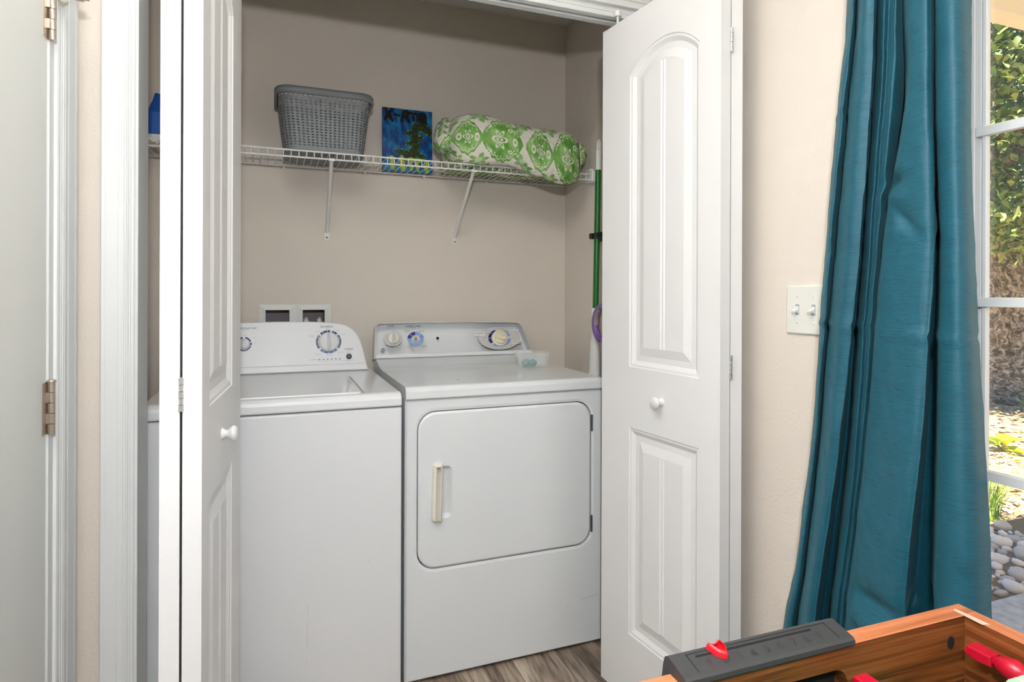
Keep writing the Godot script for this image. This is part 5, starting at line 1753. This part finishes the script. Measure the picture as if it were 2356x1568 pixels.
func build_curtain() -> void:
	var t := thing("curtain", "long teal woven curtain hanging in deep folds before the window", "curtain", Vector3(1.06, 0.03, 0.8))
	var n := noise(131, 1.0, 2)
	var C := 29
	var per := 6
	var R := 200
	var s := S()
	s.set_uv(Vector2.ZERO)
	s.set_smooth_group(12)
	var g := []
	for j in R + 1:
		var y := lerpf(2.2, 0.03, float(j) / R)
		var row := curtain_row(y)
		var line := []
		var run := 0.0
		var prev := Vector3.ZERO
		for i in C * per + 1:
			var k := mini(i / per, C - 1)
			var q := float(i - k * per) / per
			var v := []
			for e in 2: v.append(spline(row[maxi(k - 1, 0) * 2 + e], row[k * 2 + e], row[(k + 1) * 2 + e], row[mini(k + 2, C) * 2 + e], q))
			var p := Vector3(v[0], y, v[1])
			# soft buckles, a pressed cross fold and two dimples low in the cloth
			p.x += 0.0035 * n.get_noise_3d(p.z * 9.0, y * 5.0, 0.0) + 0.0015 * n.get_noise_3d(p.z * 30.0, y * 22.0, 3.0)
			p.x -= 0.0045 * exp(-pow((y - 1.142 + 0.05 * (p.z - 0.85)) / 0.005, 2.0))
			p.x -= 0.0025 * exp(-pow((y - 1.56) / 0.006, 2.0)) * float(p.z < 0.83)
			p.x += 0.016 * exp(-pow((y - 0.655) / 0.014, 2.0) - pow((p.z - 0.855) / 0.045, 2.0)) - 0.013 * exp(-pow((y - 0.612) / 0.015, 2.0) - pow((p.z - 0.845) / 0.055, 2.0))
			p.x += 0.017 * exp(-pow((y - 1.405) / 0.011, 2.0) - pow((p.z - 0.870) / 0.028, 2.0)) - 0.008 * exp(-pow((y - 1.380) / 0.012, 2.0) - pow((p.z - 0.875) / 0.035, 2.0))
			var dent := y - (1.345 - 0.75 * (p.z - 0.885))
			p.x += 0.013 * exp(-pow(dent / 0.013, 2.0) - pow((p.z - 0.905) / 0.028, 2.0))
			p.x = minf(p.x, 1.142)
			if i: run += p.distance_to(prev)
			prev = p
			line.append([p, run])
		g.append(line)
	for j in R:
		for i in C * per:
			for e in [[0, 0], [1, 0], [1, 1], [0, 0], [1, 1], [0, 1]]:
				var c: Array = g[j + e[1]][i + e[0]]
				s.set_uv(Vector2(c[1] / 0.26, float(j + e[1]) / R * 2.17 / 0.26))
				s.add_vertex(c[0])
	part("cloth", s, M.curtain, t)
	t = thing("curtain_rod", "curtain rod above the window, outside the picture", "curtain rod", Vector3(1.06, 2.2, 1.7))
	s = S()
	tube(s, [Vector3(1.055, 2.2215, 0.62), Vector3(1.055, 2.2215, 2.95)], 0.011, 12)
	for z in [0.62, 2.95]: lathe(s, [Vector2(0, -0.02), Vector2(0.018, -0.012), Vector2(0.022, 0.0), Vector2(0.018, 0.012), Vector2(0, 0.02)], 14, Transform3D(Basis(), Vector3(1.055, 2.2215, z)))
	part("rod", s, M.nickel, t)
	for z in [0.70, 2.85]:
		s = S()
		tube(s, [Vector3(1.055, 2.2125, z), Vector3(RW - 0.001, 2.2125, z)], 0.007, 8)
		part("bracket", s, M.nickel, t)

# ---------------------------------------------------------------- foosball table
func build_foosball() -> void:
	var th := deg_to_rad(-1.2)
	var O := Vector3(0.8827, 0, 1.0704)
	var t := thing("foosball_table", "wooden foosball table cut off by the lower right corner", "foosball table", O)
	t.rotation.y = th
	var TY := 0.78
	var W := 0.69
	var L := 1.20
	var D := 0.023
	var along_x := func(v: Vector3, n: Vector3): return Vector2(v.y * 5.0 + v.z * 0.8, v.x * 0.75) if absf(n.y) < absf(n.z) + absf(n.x) else Vector2(v.z * 6.0, v.x * 0.9)
	var along_z := func(v: Vector3, n: Vector3): return Vector2(v.y * 5.0 + v.x * 0.8, v.z * 0.75) if absf(n.y) < absf(n.z) + absf(n.x) else Vector2(v.x * 6.0, v.z * 0.9)
	# far end board with the goal mouth cut in it
	var s := S()
	uvf = along_x
	var face := rrect(-W, 0.46, 0.0, TY - 0.002, 0.0004)
	var mouth := rrect(-0.461, 0.655, -0.229, 0.7525, 0.020)
	strip2(s, face, D, mouth, D, Transform3D(), Vector3.BACK)
	strip2(s, mouth, D, mouth, 0.003, Transform3D(), Vector3.ZERO, true)
	face2(s, face, 0.0, Transform3D(), -1.0)
	strip2(s, face, 0.0, face, D, Transform3D())
	uvf = null
	part("end_board", s, M.table_wood, t, true)
	s = S()
	face2(s, mouth, 0.004, Transform3D())
	part("goal", s, M.hole, t, true)
	s = S()
	uvf = along_x
	box(s, Vector3(-W, 0.46, L - D), Vector3(0, TY - 0.002, L), 0.001)
	part("end_board", s, M.table_wood, t, true)
	uvf = along_z
	for x in [-W, -D]:
		s = S()
		box(s, Vector3(x, 0.46, D), Vector3(x + D, TY - 0.002, L - D), 0.0005)
		part("side_board", s, M.table_wood, t, true)
	# pale laminate on top of the boards, worn at the corner
	for r in [[Vector3(-W, TY - 0.002, -0.001), Vector3(0.001, TY, D + 0.0004), true], [Vector3(-D - 0.0004, TY - 0.002, D), Vector3(0.001, TY, L - D), false], [Vector3(-W - 0.001, TY - 0.002, D), Vector3(-W + D, TY, L - D), false], [Vector3(-W, TY - 0.002, L - D), Vector3(0.001, TY, L + 0.001), true]]:
		s = S()
		uvf = along_x if r[2] else along_z
		box(s, r[0], r[1], 0.0008)
		part("top_rail", s, M.table_top, t, true)
	uvf = null
	s = S()
	for e in [[-0.025, 0.010, -0.019, 0.052, 0.007]]:
		poly(s, [Vector3(e[0], TY + 0.0003, e[1]), Vector3(e[0] + e[4], TY + 0.0003, e[1] - 0.002), Vector3(e[2] + 0.003, TY + 0.0003, e[3]), Vector3(e[2] - 0.008, TY + 0.0003, e[3] - 0.004)], Vector3.UP)
	part("worn_edge", s, M.worn, t, true)
	# bolt hole in the far board
	s = S()
	prism(s, oval(-0.0485, 0.748, 0.0062, 0.0085, 18), D, D + 0.0006)
	part("bolt_hole", s, M.hole, t, true)
	s = S()
	box(s, Vector3(-W + D, 0.62, D), Vector3(-D, 0.64, L - D))
	part("playing_field", s, M.field, t, true)
	for lx in [-W + 0.05, -0.05]:
		for lz in [0.06, L - 0.06]:
			s = S()
			box(s, Vector3(lx - 0.04, 0.0, lz - 0.04), Vector3(lx + 0.04, 0.46, lz + 0.04), 0.004)
			part("leg", s, M.black_plastic, t, true)
	# score counter: a black saddle over the far board
	s = S()
	var prof := PackedVector2Array([Vector2(-0.021, 0.742), Vector2(-0.013, 0.787), Vector2(-0.010, 0.7945), Vector2(-0.004, 0.7975), Vector2(0.0265, 0.7905), Vector2(0.0295, 0.7880), Vector2(0.0300, 0.7830), Vector2(0.0280, 0.7806), Vector2(-0.0015, 0.7806), Vector2(-0.0015, 0.742)])
	prism(s, prof, -0.467, -0.224, 0.0, Transform3D(Basis(Vector3(0, 0, 1), Vector3.UP, Vector3(1, 0, 0)), Vector3.ZERO))
	var sc := part("score_counter", s, M.black_plastic, t, true)
	# frame of its sloped face: x along the counter, y up the slope
	var slope := Vector3(0, 0.0070, -0.0305).normalized()
	var K := Transform3D(Basis(Vector3.RIGHT, slope, Vector3.RIGHT.cross(slope)), Vector3(0, 0.7905, 0.0265))
	s = S()
	prism(s, rrect(-0.436, 0.0215, -0.268, 0.0245, 0.001, 2), -0.001, 0.0002, 0.0, K)
	for r in [[-0.446, 0.0275, -0.242, 0.0285], [-0.446, 0.003, -0.4448, 0.0285], [-0.2432, 0.003, -0.242, 0.0285]]: prism(s, rrect(r[0], r[1], r[2], r[3], 0.0003, 1), -0.001, 0.0002, 0.0, K)
	part("slot", s, M.hole, sc, true)
	s = SurfaceTool.new()
	s.begin(Mesh.PRIMITIVE_TRIANGLES)
	for k in 9: letters(s, str(k + 1), -0.425 + k * 0.0200, 0.0115, 0.011, K, "Droid Sans", true, 1.1, 0.0003)
	part("numbers", s, M.embossed, sc, true)
	s = S()
	var heart := rounded([Vector2(-0.012, 0.010), Vector2(-0.003, 0.006), Vector2(0.008, 0.012), Vector2(0.010, 0.000), Vector2(0.004, -0.0125), Vector2(-0.006, -0.006)], [0.004, 0.004, 0.004, 0.004, 0.003, 0.004])
	prism(s, heart, 0.0004, 0.0085, 0.003, K * Transform3D(Basis(), Vector3(-0.406, 0.0215, 0)), 5)
	part("pointer", s, M.red, sc, true)
	# rods with players; the nearest rod is turned so that its men lie level, feet to the far end
	for r in [[0.127, M.player_red, [-0.044, -0.236, -0.428], PI / 2], [0.277, M.player_red, [-0.2, -0.44], 0.1], [0.427, M.mint, [-0.14, -0.33, -0.52], 0.2]]:
		s = S()
		tube(s, [Vector3(-W - 0.12, 0.752, r[0]), Vector3(0.05, 0.752, r[0])], 0.0065, 12)
		var rod := part("rod", s, M.chrome, t, true)
		for x in r[2]:
			s = S()
			player(s, Transform3D(Basis(Vector3.RIGHT, r[3]), Vector3(x, 0.752, r[0])))
			part("player", s, r[1], rod, true)
		for x in [-0.075, -W + 0.045]:
			s = S()
			tube(s, [Vector3(x - 0.012, 0.752, r[0]), Vector3(x + 0.012, 0.752, r[0])], 0.0155, 18)
			part("bumper", s, M.mint, rod, true)
		s = S()
		tube(s, [Vector3(-W - 0.20, 0.752, r[0]), Vector3(-W - 0.09, 0.752, r[0])], [0.014, 0.012], 14)
		part("handle", s, M.black_plastic, rod, true)

# a player hanging down -y from its rod: head above, barrel body, narrow legs and a wedge foot
func player(s: SurfaceTool, xf: Transform3D) -> void:
	lathe(s, [Vector2(0, 0.044), Vector2(0.006, 0.042), Vector2(0.009, 0.035), Vector2(0.007, 0.028), Vector2(0.005, 0.024), Vector2(0.011, 0.019), Vector2(0.0135, 0.008), Vector2(0.0135, -0.006), Vector2(0.010, -0.020), Vector2(0.0115, -0.024), Vector2(0.0140, -0.030), Vector2(0.0105, -0.046), Vector2(0.0065, -0.050), Vector2(0.0065, -0.058), Vector2(0.0, -0.058)], 18, xf)
	var foot := PackedVector2Array([Vector2(-0.0065, -0.052), Vector2(0.0065, -0.052), Vector2(0.0075, -0.060), Vector2(0.0085, -0.068), Vector2(0.0045, -0.085), Vector2(-0.0065, -0.081)])
	prism(s, foot, -0.0095, 0.0095, 0.002, xf * Transform3D(Basis(Vector3(0, 0, 1), Vector3.UP, Vector3(-1, 0, 0)), Vector3.ZERO))
